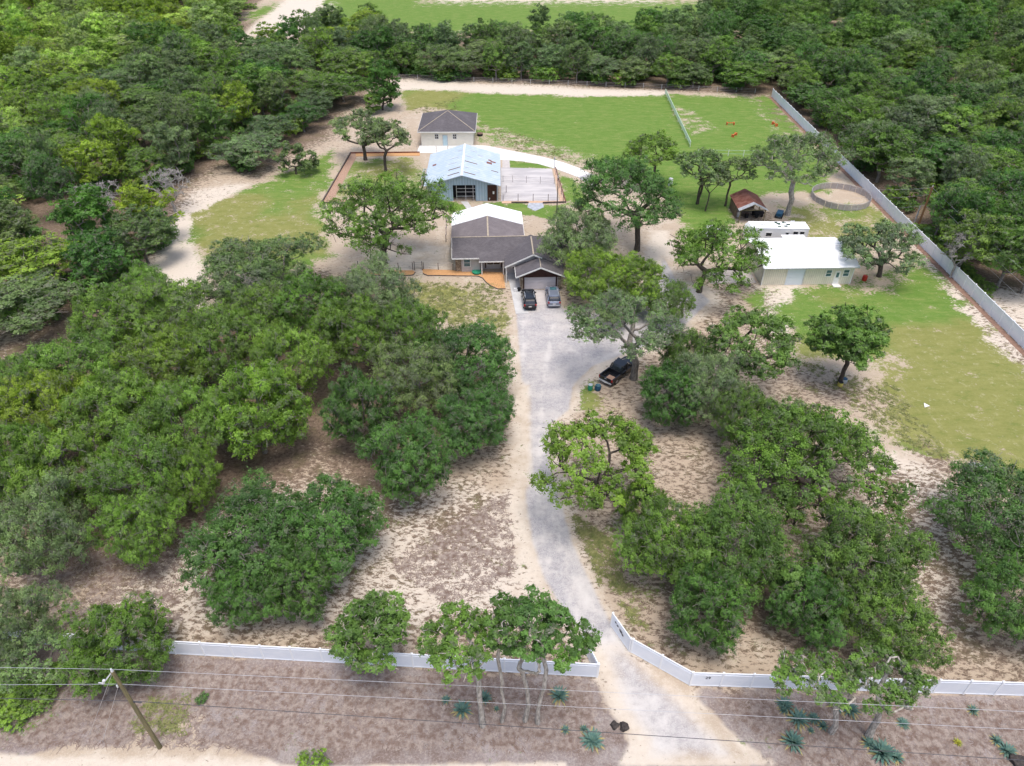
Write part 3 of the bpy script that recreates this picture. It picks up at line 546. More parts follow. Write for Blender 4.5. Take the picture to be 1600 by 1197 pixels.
for cx, cy, hw, zc, key, tint, lab in [
 (1050,845,72,4.8,'broad1','mid','green oak at the left side of the big clump right of the driveway'),
 (1150,850,88,5.4,'broad4','mid','bright green dome-shaped oak in the middle of the right clump'),
 (1110,940,70,4.4,'broad2','deep','deep green oak of the right clump hanging toward the white fence bend'),
 (1345,870,88,5.0,'broad0','mid','light green oak at the right side of the clump, beside the streaky sand'),
 (1385,965,78,4.2,'broad1','mid','spreading green oak at the lower right of the clump, nearest the right fence'),
 (1265,945,62,4.0,'broad2','deep','darker green oak low in the middle of the right clump'),
 (1165,648,46,4.6,'broad3','mid','grey-tinged oak between the pickup clearing and the big clump'),
 (1235,690,70,5.2,'broad3','mid','pale mossy oak at the top of the big right clump'),
 (1048,612,54,4.4,'broad2','deep','low dark green oak just right of the black pickup'),
 (1110,600,58,5.0,'broad3','grey','grey-green oak in the cluster right of the pickup'),
 (1570,795,100,5.0,'broad3','deep','large dark mossy oak at the right picture edge'),
 (1590,930,76,4.2,'broad4','deep','dark green oak at the right picture edge, below the large mossy one'),
 (905,370,60,5.4,'broad3','grey','grey-green oak leaning over the right side of the house roof'),
 (932,428,52,4.4,'broad4','lime','bright green oak right of the garage'),
 (988,436,54,4.2,'broad2','lime','yellow-green oak between the garage and the gravel side drive'),
 (1045,470,36,3.6,'broad3','mid','small green oak at the lower end of the side drive court'),
 (960,480,30,3.0,'broad1','grey','low greyish oak between the silver SUV and the open mossy oak'),
 (1072,556,42,4.6,'broad3','mid','green oak between the mossy oak at the pickup and the forked-trunk oak'),
 (1000,790,36,3.6,'broad4','mid','small green oak tuft at the left fringe of the right clump'),
 ]: place(cx, cy, hw, zc, key, tint, lab, group=G2)
place(395, 422, 88, 5.0, 'broad3', 'bluegrey', 'lone grey-green oak on white sand left of the house, above the grove', bark='grey')
place(180, 1005, 82, 3.8, 'broad2', 'mid', 'dense round green oak overhanging the left end of the front fence')
place(15, 975, 62, 4.0, 'broad3', 'grey', 'grey-tinged oak at the left picture edge behind the front fence')
place(60, 1030, 50, 3.2, 'airy0', 'grey', 'scraggly grey oak with bare limbs beside the round green oak')
own('tA', 932, 792, 928, 722, 100, 'lime', 'yellow-green open-crowned oak leaning over the right side of the driveway', 101, .5, 'dark', npuff=56, nleaf=330, puff=.165, shell=.55, twig=5, leaf=.25, moss=.04, low=-.3, trunk_r=.26)
own('tC', 1240, 788, 1262, 730, 140, 'mid', 'wide green oak with forked trunk showing, at the top right of the big clump', 102, .42, 'dark', npuff=88, nleaf=360, puff=.145, shell=.55, twig=5, low=-.25, trunk_r=.36)
own('tI', 990, 592, 972, 508, 84, 'grey', 'open mossy oak whose grey trunk stands at the nose of the black pickup', 103, .46, 'grey', npuff=50, nleaf=270, puff=.165, shell=.55, moss=.35, twig=7, low=-.25, trunk_r=.42, leaf=.25)
own('tK', 1144, 606, 1178, 535, 76, 'mid', 'spreading green oak with a dark forked trunk left of the open lawn', 104, .5, 'dark', npuff=60, nleaf=330, puff=.17, moss=.1, low=-.35, trunk_r=.38)
own('tL', 1312, 598, 1326, 528, 62, 'mid', 'rounded lone oak on the right lawn with bins at its foot', 105, .72, 'dark', npuff=90, nleaf=330, puff=.18, moss=.06, low=-.7, shell=.3, trunk_r=.28, fill=.5)
own('tM', 1092, 456, 1122, 400, 78, 'mid', 'green oak with dark leaning trunk in front of the white camper, left of the workshop', 106, .55, 'dark', npuff=58, nleaf=340, puff=.18, moss=.08, low=-.5, trunk_r=.4)
own('tP', 995, 392, 972, 302, 88, 'deep', 'tall dark green oak behind the house roof, right of the sand paddock', 107, .55, 'dark', npuff=80, nleaf=330, puff=.17, moss=.08, low=-.5, shell=.4, trunk_r=.42, leaf=.28)
own('tQ', 1022, 290, 1020, 238, 44, 'olive', 'small dark-trunked oak at the edge of the back field, upper left of the row', 108, .6, 'dark', npuff=44, nleaf=260, puff=.2, moss=.2, trunk_r=.25, leaf=.3)
own('tR', 1088, 318, 1098, 262, 42, 'grey', 'thin grey oak with two bare stems in the row by the back field', 109, .62, 'dark', npuff=40, nleaf=230, puff=.2, moss=.35, trunk_r=.2, leaf=.3, multi=2)
own('tU', 1133, 322, 1150, 270, 30, 'grey', 'sparse slender oak left of the rusty shed', 110, .75, 'dark', npuff=26, nleaf=130, puff=.22, moss=.3, trunk_r=.18, leaf=.28, twig=5)
own('tR2', 1102, 330, 1118, 285, 22, 'grey', 'slim bare-stemmed young oak between the grey oak and the slender oak', 130, .8, 'dark', npuff=16, nleaf=120, puff=.25, moss=.3, trunk_r=.12, leaf=.28)
own('tS', 1230, 336, 1245, 252, 70, 'grey', 'large feathery grey-green oak with long pale limbs behind the rusty shed', 111, .55, 'pale', npuff=72, nleaf=250, puff=.16, moss=.3, trunk_r=.45, shell=.55, twig=6, leaf=.28, low=-.35)
own('tT', 1373, 432, 1378, 385, 64, 'grey', 'drooping grey mossy oak at the right end of the white-roofed workshop', 112, .55, 'dark', npuff=60, nleaf=280, puff=.18, moss=.38, trunk_r=.36, low=-.5, leaf=.27)
own('tV', 600, 412, 608, 335, 102, 'mid', 'broad dark green oak in the sandy yard left of the house', 113, .5, 'dark', npuff=96, nleaf=340, puff=.155, moss=.14, trunk_r=.5, low=-.5, shell=.4, leaf=.27)
own('tW', 571, 250, 562, 204, 48, 'grey', 'grey-green oak in the fenced plot, left one of two', 114, .6, 'dark', npuff=46, nleaf=250, puff=.19, moss=.3, trunk_r=.35, leaf=.3, low=-.5)
own('tX', 603, 268, 608, 214, 36, 'grey', 'grey oak in the fenced plot beside the tan hip-roofed building', 115, .7, 'dark', npuff=34, nleaf=210, puff=.21, moss=.35, trunk_r=.28, leaf=.3, low=-.5)
own('tY', 463, 272, 463, 248, 29, 'bluegrey', 'small round grey-green tree on bare sand beside the left forest', 116, .8, 'dark', npuff=40, nleaf=230, puff=.22, moss=.15, trunk_r=.2, leaf=.3, low=-.8)
own('tAA', 598, 172, 600, 132, 25, 'dark', 'tall dark green columnar tree at the back left corner of the field', 117, 1.5, 'dark', npuff=60, nleaf=240, puff=.3, moss=.02, trunk_r=.25, leaf=.34, low=-.95, shell=.2, fork=.2)
own('tAB', 583, 178, 582, 160, 12, 'mid', 'small green tree at the foot of the dark columnar one', 118, 1.2, 'dark', npuff=30, nleaf=160, puff=.34, moss=.05, trunk_r=.1, leaf=.3, low=-.9)
# verge trees outside the front fence
own('vD', 588, 1046, 582, 982, 64, 'mid', 'round green oak in front of the white fence, left of the pale-stemmed group', 119, .78, 'pale', npuff=80, nleaf=300, puff=.19, moss=.06, trunk_r=.16, low=-.75, shell=.15, leaf=.2, fork=.2, fill=.3)
own('v1', 754, 1134, 722, 1000, 66, 'mid', 'pale-stemmed verge oak with a large side fork, leftmost of the group', 120, .5, 'pale', npuff=46, nleaf=230, puff=.19, moss=.06, trunk_r=.2, leaf=.2, wiggle=.22, low=-.5, shell=.12)
own('v2', 784, 1128, 790, 975, 40, 'deep', 'slim pale-stemmed oak behind the fork, second of the verge group', 121, .9, 'pale', npuff=24, nleaf=300, puff=.28, moss=.04, trunk_r=.12, leaf=.2, low=-.8)
own('v3', 820, 1126, 832, 975, 52, 'deep', 'pale-stemmed oak in the middle right of the verge group', 122, .7, 'pale', npuff=34, nleaf=300, puff=.23, moss=.1, trunk_r=.16, leaf=.2, low=-.7)
own('v4', 840, 1130, 880, 995, 48, 'deep', 'rightmost pale-stemmed verge oak leaning toward the gate', 123, .55, 'pale', npuff=26, nleaf=300, puff=.23, moss=.04, trunk_r=.15, leaf=.2, low=-.6)
own('vH', 1298, 1144, 1275, 1062, 72, 'mid', 'low twisted oak with bare pale limbs among the agaves, left trunk', 124, .36, 'pale', npuff=30, nleaf=260, puff=.17, moss=.3, trunk_r=.2, leaf=.2, wiggle=.32, shell=.6, low=-.1, ysq=.6)
own('vI', 1357, 1152, 1378, 1065, 78, 'mid', 'low twisted oak with bare pale limbs among the agaves, right trunk', 125, .36, 'pale', npuff=32, nleaf=260, puff=.16, moss=.3, trunk_r=.24, leaf=.2, wiggle=.32, shell=.6, low=-.1, ysq=.6)
for cx, cy, hw, zc, key, tint, lab in ((1518, 368, 52, 6., 'wood3', 'olive', 'large green tree with pale limbs just beyond the boundary fence, left of its twin'), (1585, 392, 48, 6., 'wood0', 'mid', 'large green tree beyond the boundary fence, right one of the twins at the picture edge'), (1478, 325, 28, 5.6, 'wood6', 'deep', 'smaller green tree just right of the brown utility pole'), (1625, 400, 50, 6, 'wood1', 'mid', 'green tree cut by the right picture edge above the white sand')):
    place(cx, cy, hw, zc, key, tint, lab, 'tree', None, name='woodland_tree')
place(490, 1190, 24, .9, 'shrub', 'lime', 'small yellow-green bush at the edge of the dirt road', 'bush', name='bush')
# dead grey trees at the forest edge
place(152, 312, 36, 4.4, 'dead', 'grey', 'dead silver-grey leafless tree among the left woods', 'dead tree', name='dead_tree', bark='dead')
place(262, 292, 32, 4.6, 'dead', 'grey', 'dead grey leafless tree at the rim of the left woods beside the sand track', 'dead tree', name='dead_tree', bark='dead')
for cx, cy, hw, zc, lab in ((1502, 392, 24, 4.4, 'pale bare-limbed tree just beyond the boundary fence at the near edge of the right woods'),):
    place(cx, cy, hw, zc, 'dead', 'grey', lab, 'dead tree', name='dead_tree', bark='dead')
# ---------------------------------------------------------------- woods
rw = np.random.default_rng(77)
def inside(poly, x, y): return poly_sd(np.array([float(x)]), np.array([float(y)]), poly)[0]
WOODS = [
 ('left', WP([(-40,590),(60,545),(130,495),(200,450),(245,420),(262,365),(262,335),(300,270),(340,268),(372,285),(425,275),(430,240),(452,215),(505,205),(515,170),(560,160),(560,130)])+[(-40, 208), (-40, 262), (-64, 262), (-80, 300), (-100, 345), (-310, 345), (-310, 175), (-167, 195), (-130, 192), (-128, 167), (-310, 160), (-160, 60), (-90, 60)]),
 ('back', [(-44, 208), (-31.6, 206), (-10, 202), (20, 198), (45, 196), (64, 193), (70, 200), (95, 330), (60, 262), (30, 250), (8, 246), (-10, 238), (-44, 238)]),
 ('right', [(70, 192), (68.6, 140), (68.8, 108), (73, 97), (82, 91), (112, 88), (260, 150), (420, 345), (95, 345)])]
SNAG = [W(152, 312, 4.4), W(262, 292, 4.6)]
CLEAR = [(-93, 236), (-66, 236), (-62, 262), (-66, 300), (-76, 330), (-100, 420), (-140, 420), (-105, 320)]
pts = []
for nm, poly in WOODS:
    xs = [p[0] for p in poly]; ys = [p[1] for p in poly]; x0, x1, y0, y1 = min(xs), max(xs), min(ys), max(ys)
    cell = {}; near = []
    for _ in range(26000):
        x = rw.uniform(x0, x1); y = rw.uniform(y0, y1); sp = 6.6 if math.hypot(x, y) < 230 else 8.0
        px, py = PX(x, y, 7.)
        if px < -110 or px > 1710 or py < -75: continue
        k = (int(x//8), int(y//8))
        if any((x-a)**2+(y-b)**2 < sp*sp for i in (-1, 0, 1) for j in (-1, 0, 1) for a, b in cell.get((k[0]+i, k[1]+j), ())): continue
        d = inside(poly, x, y)
        if d < 1.2 or inside(CLEAR, x, y) > 0: continue
        cell.setdefault(k, []).append((x, y)); pts.append((x, y, nm, d)) if not any(abs(x-q_.x) < 4.5 and -8.5 < y-q_.y < 3 for q_ in SNAG) else None
pts.sort(key=lambda p: math.hypot(p[0], p[1]))
print('woods trees', len(pts), {n: sum(1 for p in pts if p[2] == n) for n in ('left', 'back', 'right')})
WORD = {'left': 'woods left of the grassy paddock', 'back': 'tree belt behind the grass field', 'right': 'woods beyond the long right boundary fence'}
TN = {'mid': 'mid green', 'deep': 'deep green', 'yellow': 'yellow-green', 'grey': 'grey-green', 'olive': 'olive green', 'dark': 'dark green', 'bluegrey': 'dull grey-green', 'sunny': 'sunlight-tinted green', 'pale': 'pale green', 'lime': 'bright green'}
def wood_look(x, y, nm, d):
    u = rw.uniform()
    clump = .5+.5*math.sin(x*.11+1.3)*math.sin(y*.09+.4)
    px_, py_ = PX(x, y, 7.)
    if py_ < 245-px_*.85 or (px_ < 430 and py_ < 42-.02*px_): t = ['sunny', 'pale', 'sunny', 'lime', 'yellow'][int(u*5)]  # sunlit patch painted with lighter crown tints; the sun is no stronger here
    elif nm == 'left': t = 'bluegrey' if u < .30+.25*clump else 'olive' if u < .62 else 'mid' if u < .72 else 'yellow' if u < .85 else 'dark'
    elif nm == 'back': t = 'bluegrey' if u < .38 else 'mid' if u < .62 else 'grey' if u < .72 else 'deep'
    else: t = 'deep' if u < .28 else 'mid' if u < .62 else 'bluegrey' if u < .8 else 'olive' if u < .94 else 'dark'
    s = rw.uniform(.75, 1.1)*(1.35 if rw.uniform() < .22 else 1); h = rw.uniform(.62, 1.15)
    if d < 4: h *= .85
    return t, s, h, int(rw.integers(0, 8)), rw.uniform(0, 6.28)
NEAR = 205; far = []; close = []
for (x, y, nm, d) in pts:
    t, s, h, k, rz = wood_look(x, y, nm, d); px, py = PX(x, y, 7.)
    if len(close) < NEAR and -50 < px < 1650 and py > -20: close.append([x, y, nm, t, s, h, k, rz, px, py, None])
    else: far.append((x, y, s, h, k, rz, t))
ORD = 'leftmost second third fourth fifth sixth seventh eighth ninth tenth eleventh twelfth thirteenth fourteenth fifteenth sixteenth seventeenth eighteenth'.split()
BAND = ['lowest', 'lower', 'mid-lower', 'mid-upper', 'upper', 'topmost']
for nm in ('left', 'back', 'right'):
    L = sorted([c for c in close if c[2] == nm], key=lambda c: -c[9])
    for i, c in enumerate(L): c[10] = BAND[i*6//len(L)]
    for bn in BAND:
        for tt in TN:
            for i, c in enumerate(sorted([c for c in L if c[10] == bn and c[3] == tt], key=lambda c: c[8])):
                wd0 = {'left': 'left woods', 'back': 'back tree belt', 'right': 'right woods'}[nm]
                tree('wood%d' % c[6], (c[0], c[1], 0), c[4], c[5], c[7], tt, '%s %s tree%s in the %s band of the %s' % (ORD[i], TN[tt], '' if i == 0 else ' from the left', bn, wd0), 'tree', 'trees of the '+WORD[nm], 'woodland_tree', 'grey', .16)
def scatter(name, items, keys, label, cat, seed=3):
    "one object of many instanced crowns, with a colour of its own for each"
    me = D.meshes.new(name); me.vertices.add(len(items)); r = np.random.default_rng(seed)
    me.vertices.foreach_set('co', np.array([(i[0], i[1], 0.) for i in items], np.float32).ravel())
    sc_ = np.array([(i[2], i[2], i[3]) for i in items], np.float32); a = me.attributes.new('isc', 'FLOAT_VECTOR', 'POINT'); a.data.foreach_set('vector', sc_.ravel())
    a = me.attributes.new('irot', 'FLOAT_VECTOR', 'POINT'); a.data.foreach_set('vector', np.array([(0, 0, i[5]) for i in items], np.float32).ravel())
    a = me.attributes.new('ik', 'INT', 'POINT'); a.data.foreach_set('value', np.array([i[4] for i in items], np.int32))
    tn = []
    for i in items:
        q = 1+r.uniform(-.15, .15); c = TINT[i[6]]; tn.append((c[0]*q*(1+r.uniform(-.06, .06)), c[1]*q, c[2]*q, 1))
    a = me.attributes.new('tint', 'FLOAT_COLOR', 'POINT'); a.data.foreach_set('color', np.array(tn, np.float32).ravel())
    ob = link(name, me); tag(ob, label, cat, kind='stuff')
    g = D.node_groups.new(name, 'GeometryNodeTree'); g.interface.new_socket('Geometry', in_out='INPUT', socket_type='NodeSocketGeometry'); g.interface.new_socket('Geometry', in_out='OUTPUT', socket_type='NodeSocketGeometry')
    gi = g.nodes.new('NodeGroupInput'); go = g.nodes.new('NodeGroupOutput'); jn = g.nodes.new('GeometryNodeJoinGeometry')
    def na(nm, dt): n = g.nodes.new('GeometryNodeInputNamedAttribute'); n.data_type = dt; n.inputs[0].default_value = nm; return n.outputs[0]
    isc, irot, ik = na('isc', 'FLOAT_VECTOR'), na('irot', 'FLOAT_VECTOR'), na('ik', 'INT')
    for k, key in enumerate(keys):
        src = D.objects.new(key+'_source', TREE_MESH[key][1])
        oi = g.nodes.new('GeometryNodeObjectInfo'); oi.inputs['Object'].default_value = src; oi.inputs['As Instance'].default_value = False
        cm = g.nodes.new('FunctionNodeCompare'); cm.data_type = 'INT'; cm.operation = 'EQUAL'; g.links.new(ik, cm.inputs[2]); cm.inputs[3].default_value = k
        ip = g.nodes.new('GeometryNodeInstanceOnPoints'); g.links.new(gi.outputs[0], ip.inputs['Points']); g.links.new(cm.outputs[0], ip.inputs['Selection'])
        g.links.new(oi.outputs['Geometry'], ip.inputs['Instance']); g.links.new(irot, ip.inputs['Rotation']); g.links.new(isc, ip.inputs['Scale'])
        g.links.new(ip.outputs[0], jn.inputs[0])
    g.links.new(jn.outputs[0], go.inputs[0]); md = ob.modifiers.new('scatter', 'NODES'); md.node_group = g
    return ob
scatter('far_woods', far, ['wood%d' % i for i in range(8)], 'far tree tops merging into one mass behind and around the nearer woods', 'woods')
und = []
for (x, y, nm, d) in pts:
    for q in range(3 if d < 14 else 1):
        a = rw.uniform(0, 6.28); r = rw.uniform(1, 4.5); xx, yy = x+r*math.cos(a), y+r*math.sin(a)
        px, py = PX(xx, yy, 1)
        if -60 < px < 1660 and py > -30 and inside(dict(WOODS)[nm], xx, yy) > .6:
            und.append((xx, yy, rw.uniform(.8, 1.7), rw.uniform(.8, 1.9), 0, rw.uniform(0, 6.28), ['deep', 'dark', 'mid', 'lime', 'deep'][int(rw.integers(0, 5))]))
scatter('undergrowth', und, ['shrub'], 'low green undergrowth along the skirts of the woods', 'undergrowth', 9)
wd = []
for (px, py) in [(10,1040),(30,1060),(55,1075),(15,1085),(40,1100),(70,1060),(5,1120),(25,1125),(-20,1070),(-25,1110),(60,1095),(85,1062)]:
    p = W(px, py); wd.append((p.x, p.y, rw.uniform(.45, .75), rw.uniform(.25, .5), 0, rw.uniform(0, 6.28), ['lime', 'mid', 'lime'][int(rw.integers(0, 3))]))
for i in range(34):
    y = rw.uniform(88, 112); wd.append((67.8+rw.uniform(0, 2.2), y, rw.uniform(.3, .6), rw.uniform(.25, .5), 0, rw.uniform(0, 6.28), ['mid', 'lime', 'olive'][int(rw.integers(0, 3))]))
scatter('weeds', wd, ['shrub'], 'bright green ground weeds in the lower left corner and along the right fence', 'weeds', 4)
# ---------------------------------------------------------------- tufts and grass clumps (nobody could count them)
def tufts(name, regions, label, cols, seed, h=.16):
    r = np.random.default_rng(seed); P = []
    for poly, n in regions:
        xs = [p[0] for p in poly]; ys = [p[1] for p in poly]; X = r.uniform(min(xs), max(xs), n*3); Y = r.uniform(min(ys), max(ys), n*3)
        ok = poly_sd(X, Y, poly) > .3; P.append(np.stack([X[ok][:n], Y[ok][:n]], -1))
    P = np.concatenate(P); P = np.repeat(P, 16, 0)+r.normal(0, .13, (len(P)*16, 2)); n = len(P); a = r.uniform(0, 6.28, n); hh = h*r.uniform(.2, .8, n); wd_ = .05
    ca, sa = np.cos(a), np.sin(a); lx, ly = r.normal(0, .2, n), r.normal(0, .2, n); z = np.zeros(n)
    V = np.stack([np.stack([P[:, 0]-ca*wd_, P[:, 1]-sa*wd_, z], -1), np.stack([P[:, 0]+ca*wd_, P[:, 1]+sa*wd_, z], -1), np.stack([P[:, 0]+lx+ca*.02, P[:, 1]+ly+sa*.02, hh], -1), np.stack([P[:, 0]+lx-ca*.02, P[:, 1]+ly-sa*.02, hh], -1)], 1).reshape(-1, 3)
    o = link(name, mesh_np(name, V, np.arange(n*4).reshape(-1, 4), vary(name, cols[0], cols[1], 2., .9))); tag(o, label, 'grass', kind='stuff')
tufts('dry_debris', [([(-40, 24.8), (6.5, 24.4), (6.5, 30), (-37, 32.6)], 2600), ([(20.5, 23.2), (45, 23), (45, 28.2), (14.6, 29)], 1400), (WP([(600,880),(800,760),(810,900),(700,960)]), 500), (WP([(20,880),(280,840),(290,980),(60,960)]), 500)], 'dry grass, twigs and fallen leaves strewn over the verge and yard', ((.17, .12, .10), (.32, .27, .24)), 18, .06)
tufts('grass_tufts', [(WP([(610,440),(790,440),(805,560),(790,590),(700,505),(620,480)]), 700), (WP([(890,890),(1010,960),(1020,1010),(975,965),(940,900)]), 130), (WP([(880,790),(960,840),(1000,960),(930,900)]), 260), (WP([(230,1085),(300,1085),(300,1150),(190,1150)]), 80),
   (WP([(1240,560),(1400,600),(1500,730),(1400,700)]), 260), (WP([(745,190),(860,222),(920,262),(800,235)]), 250), (WP([(640,170),(720,150),(720,170),(650,180)]), 80)], 'sparse green grass tufts on bare sand', ((.15, .18, .06), (.24, .24, .10)), 8)
# ---------------------------------------------------------------- buildings
def gable(mb, x0, x1, y0, y1, ze, zr, ax='y', th=.12, rx=None):
    "two roof slopes as one closed slab; ridge runs along ax"
    if ax == 'y':
        c = (x0+x1)/2 if rx is None else rx; P = [(x0, ze), (c, zr), (x1, ze), (x1, ze-th), (c, zr-th), (x0, ze-th)]
        mb.loft([[(a, y, z) for a, z in P] for y in (y0, y1)])
    else:
        c = (y0+y1)/2 if rx is None else rx; P = [(y0, ze), (c, zr), (y1, ze), (y1, ze-th), (c, zr-th), (y0, ze-th)]
        mb.loft([[(x, a, z) for a, z in P] for x in (x0, x1)])
    return mb
def gable_wall(mb, x0, x1, y0, y1, z0, ze, zr, ax='y', c=None):
    if ax == 'y': c = (x0+x1)/2 if c is None else c; P = [(x0, z0), (x1, z0), (x1, ze), (c, zr), (x0, ze)]; mb.loft([[(a, y, z) for a, z in P] for y in (y0, y1)])
    else: c = (y0+y1)/2 if c is None else c; P = [(y0, z0), (y1, z0), (y1, ze), (c, zr), (y0, ze)]; mb.loft([[(x, a, z) for a, z in P] for x in (x0, x1)])
    return mb
def window(parent, x0, x1, y, z0, z1, glass='glass', bars=1, fm='trim', vbars=0):
    "window in a wall facing -y at y"
    f = MB(); t = .09
    f.box(x0-t, x1+t, y-.06, y+.02, z0-t, z0).box(x0-t, x1+t, y-.06, y+.02, z1, z1+t).box(x0-t, x0, y-.055, y+.02, z0, z1).box(x1, x1+t, y-.055, y+.02, z0, z1)
    for b in range(bars): zc = z0+(z1-z0)*(b+1)/(bars+1); f.box(x0, x1, y-.05, y+.02, zc-.03, zc+.03)
    for b in range(vbars): xc = x0+(x1-x0)*(b+1)/(vbars+1); f.box(xc-.03, xc+.03, y-.045, y+.02, z0, z1)
    w_ = BOX('window', M[glass], parent, x0, x1, y-.02, y+.02, z0, z1); f.build('frame', M[fm], w_); return w_
H = empty('house', (0, 95, 0), R_(2.5), 'dark-roofed single-storey house with white rear roof and attached garage', 'house')
wl = MB(); wl.box(-7.6, -4.8, 1.7, 6.5, 0, 2.62); wl.box(-8.6, -7.6, 2.6, 6.5, 0, 2.62); wl.box(-4.8, -1.0, 2.6, 6.5, 0, 2.6); wl.box(-1.0, 7.4, .9, 6.6, 0, 2.62)
gable_wall(wl, -9.0, 1.9, 6.5, 16.4, 0, 2.62, 4.05)
gable_wall(wl, -.6, 7.0, -1.4, .9, 2.3, 2.55, 4.3)
wl.box(-9.9+1.3, 8.6, 6.5, 6.6, 2.5, 2.6); gable_wall(wl, -8.6, 8.6, 1.9, 6.6, 2.0, 2.4, 4.0, 'x', 4.5)
wl.build('wall', M['greywall'], H)
gw = MB(); gw.box(1.02, 1.5, -4.12, -1.4, 0, 2.5).box(1.5, 6.25, -3.9, -1.4, 0, 2.45).box(6.25, 6.9, -4.1, -1.4, 0, 2.5); gw.build('garage_wall', M['greywall'], H)
BOX('stone_pier', M['stone'], H, 1.0, 1.42, -4.2, -4.12, 0, 2.4); BOX('stone_pier', M['stone'], H, 6.5, 6.92, -4.2, -4.1, 0, 2.4)
BOX('stone_corner', M['stone'], H, -8.5, -7.62, 1.9, 2.6, 0, 2.3)
gd = MB(); gd.box(1.62, 6.2, -4.0, -3.92, .03, 2.18); gd.build('garage_door', M['greydoor'], H)
gt = MB(); gt.box(1.42, 1.62, -4.15, -3.95, 0, 2.2).box(6.2, 6.4, -4.15, -3.95, 0, 2.2); gt.build('door_trim', M['brown'], H)
gg_ = MB(); gable_wall(gg_, .75, 7.0, -4.35, -4.2, 2.19, 2.42, 3.85); gg_.build('gable_panel', M['brown'], H)
r = MB(); gable(r, -8.95, 8.7, 1.0, 8.1, 2.66, 4.4, 'x', .14, rx=4.55); rf = r.build('main_roof', M['shingle'], H)
r = MB(); r.loft([[(x, y, z) for y, z in ((.45, 2.38), (1.3, 2.83), (1.3, 2.70), (.45, 2.26))] for x in (-4.9, -1.05)]); r.build('porch_roof', M['shingle'], H)
r = MB(); gable(r, -1.15, 7.5, -2.0, 4.6, 2.66, 4.62, 'y', .15, rx=3.05); r.build('wing_roof', M['shingle'], H)
r = MB(); gable(r, .35, 7.4, -5.0, -1.6, 2.6, 4.1, 'y', .14, rx=3.9); r.build('garage_roof', M['shingle'], H)
r = MB(); gable(r, -9.25, 2.3, 4.7, 13.3, 2.72, 4.36, 'y', .14, rx=-3.45); r.build('rear_roof', M['shingle2'], H)
r = MB(); gable(r, -9.3, 2.35, 12.2, 17.0, 2.80, 4.45, 'y', .12, rx=-3.45); r.build('white_porch_roof', M['metalroof'], H)
rc = MB(); rc.bar((-3.45, 4.9, 4.39), (-3.45, 12.2, 4.39), .24, .05).bar((3.05, -1.9, 4.65), (3.05, 3.9, 4.65), .2, .05).bar((3.9, -4.9, 4.13), (3.9, -2.2, 4.13), .12, .04)
rc.bar((-8.9, 4.58, 4.42), (8.6, 4.58, 4.42), .2, .05); rc.build('ridge_cap', M['ridge'], H)
fa = MB()
fa.bar((-8.95, .98, 2.6), (-4.9, .98, 2.6), .05, .18).bar((-4.95, .42, 2.3), (-1.0, .42, 2.3), .05, .16)
fa.bar((-1.15, -2.03, 2.6), (3.05, -2.03, 4.56), .06, .2).bar((3.05, -2.03, 4.56), (4.3, -2.03, 3.99), .06, .2)
fa.bar((.35, -5.03, 2.54), (3.9, -5.03, 4.04), .06, .2).bar((3.9, -5.03, 4.04), (7.4, -5.03, 2.54), .06, .2)
fa.bar((.32, -5.0, 2.52), (.32, -1.6, 2.52), .06, .2).bar((-8.97, 1.0, 2.6), (-8.97, 4.55, 4.3), .05, .16).bar((2.33, 8.3, 2.62), (2.33, 12.2, 2.62), .06, .16)
fa.build('fascia', M['trim'], H)
po = MB(); po.box(-4.6, -4.45, .62, .77, 0, 2.3).box(-1.35, -1.2, .62, .77, 0, 2.3).box(-.98, -.84, -1.9, -1.76, 0, 2.5); po.build('porch_post', M['trim'], H)
bs = MB(); bs.box(-4.02, -3.85, 2.45, 2.6, .2, 2.2).box(-1.62, -1.45, 2.45, 2.6, .2, 2.2); bs.build('shutter', M['brown'], H)
window(H, -7.2, -6.3, 1.7, .95, 2.2, 'glassb', 1); window(H, -3.7, -1.75, 2.58, .75, 2.2, 'glass', 0, 'trim', 1); window(H, .1, .85, .88, .9, 2.0, 'glass', 0)
dr = BOX('entry_door', M['brown'], H, 1.1, 1.9, .80, .90, .05, 2.1); BOX('handle', M['rim'], dr, 1.75, 1.82, .74, .8, 1.0, 1.1)
BOX('doorstep', M['conc'], H, -.7, 1.0, -1.3, .9, .0, .09)
# hip-roofed building behind
B2 = empty('hip_roof_building', (-13.9, 152.5, 0), R_(.6), 'cream building with dark pyramid-shaped roof and light blue door at the back field', 'building')
BOX('wall', M['cream'], B2, -5.55, 5.55, 0, 11.4, 0, 3.2)
r = MB(); E_ = [(-6.15, -.75), (6.15, -.75), (6.15, 12.1), (-6.15, 12.1)]
r.add([(x, y, 3.25) for x, y in E_]+[(x, y, 3.1) for x, y in E_]+[(0, 5.4, 5.75), (0, 6.1, 5.75)], [(0,1,8), (1,2,9,8), (2,3,9), (3,0,8,9), (7,6,5,4), (0,4,5,1), (1,5,6,2), (2,6,7,3), (3,7,4,0)]); r.build('roof', M['shingle'], B2)
rc = MB(); rc.bar((-6.1, -.72, 3.27), (0, 5.4, 5.78), .16, .05).bar((6.1, -.72, 3.27), (0, 5.4, 5.78), .16, .05); rc.build('ridge_cap', M['ridge'], B2)
fa = MB(); fa.box(-6.18, 6.18, -.8, -.75, 3.02, 3.22).box(6.15, 6.2, -.75, 12.1, 3.02, 3.22).box(-6.2, -6.15, -.75, 12.1, 3.02, 3.22); fa.build('fascia', M['trim'], B2)
window(B2, -2.55, -1.85, 0, 1.5, 2.45, 'glass', 1, 'trim', 1); window(B2, 1.3, 2.0, 0, 1.5, 2.45, 'glass', 1, 'trim', 1)
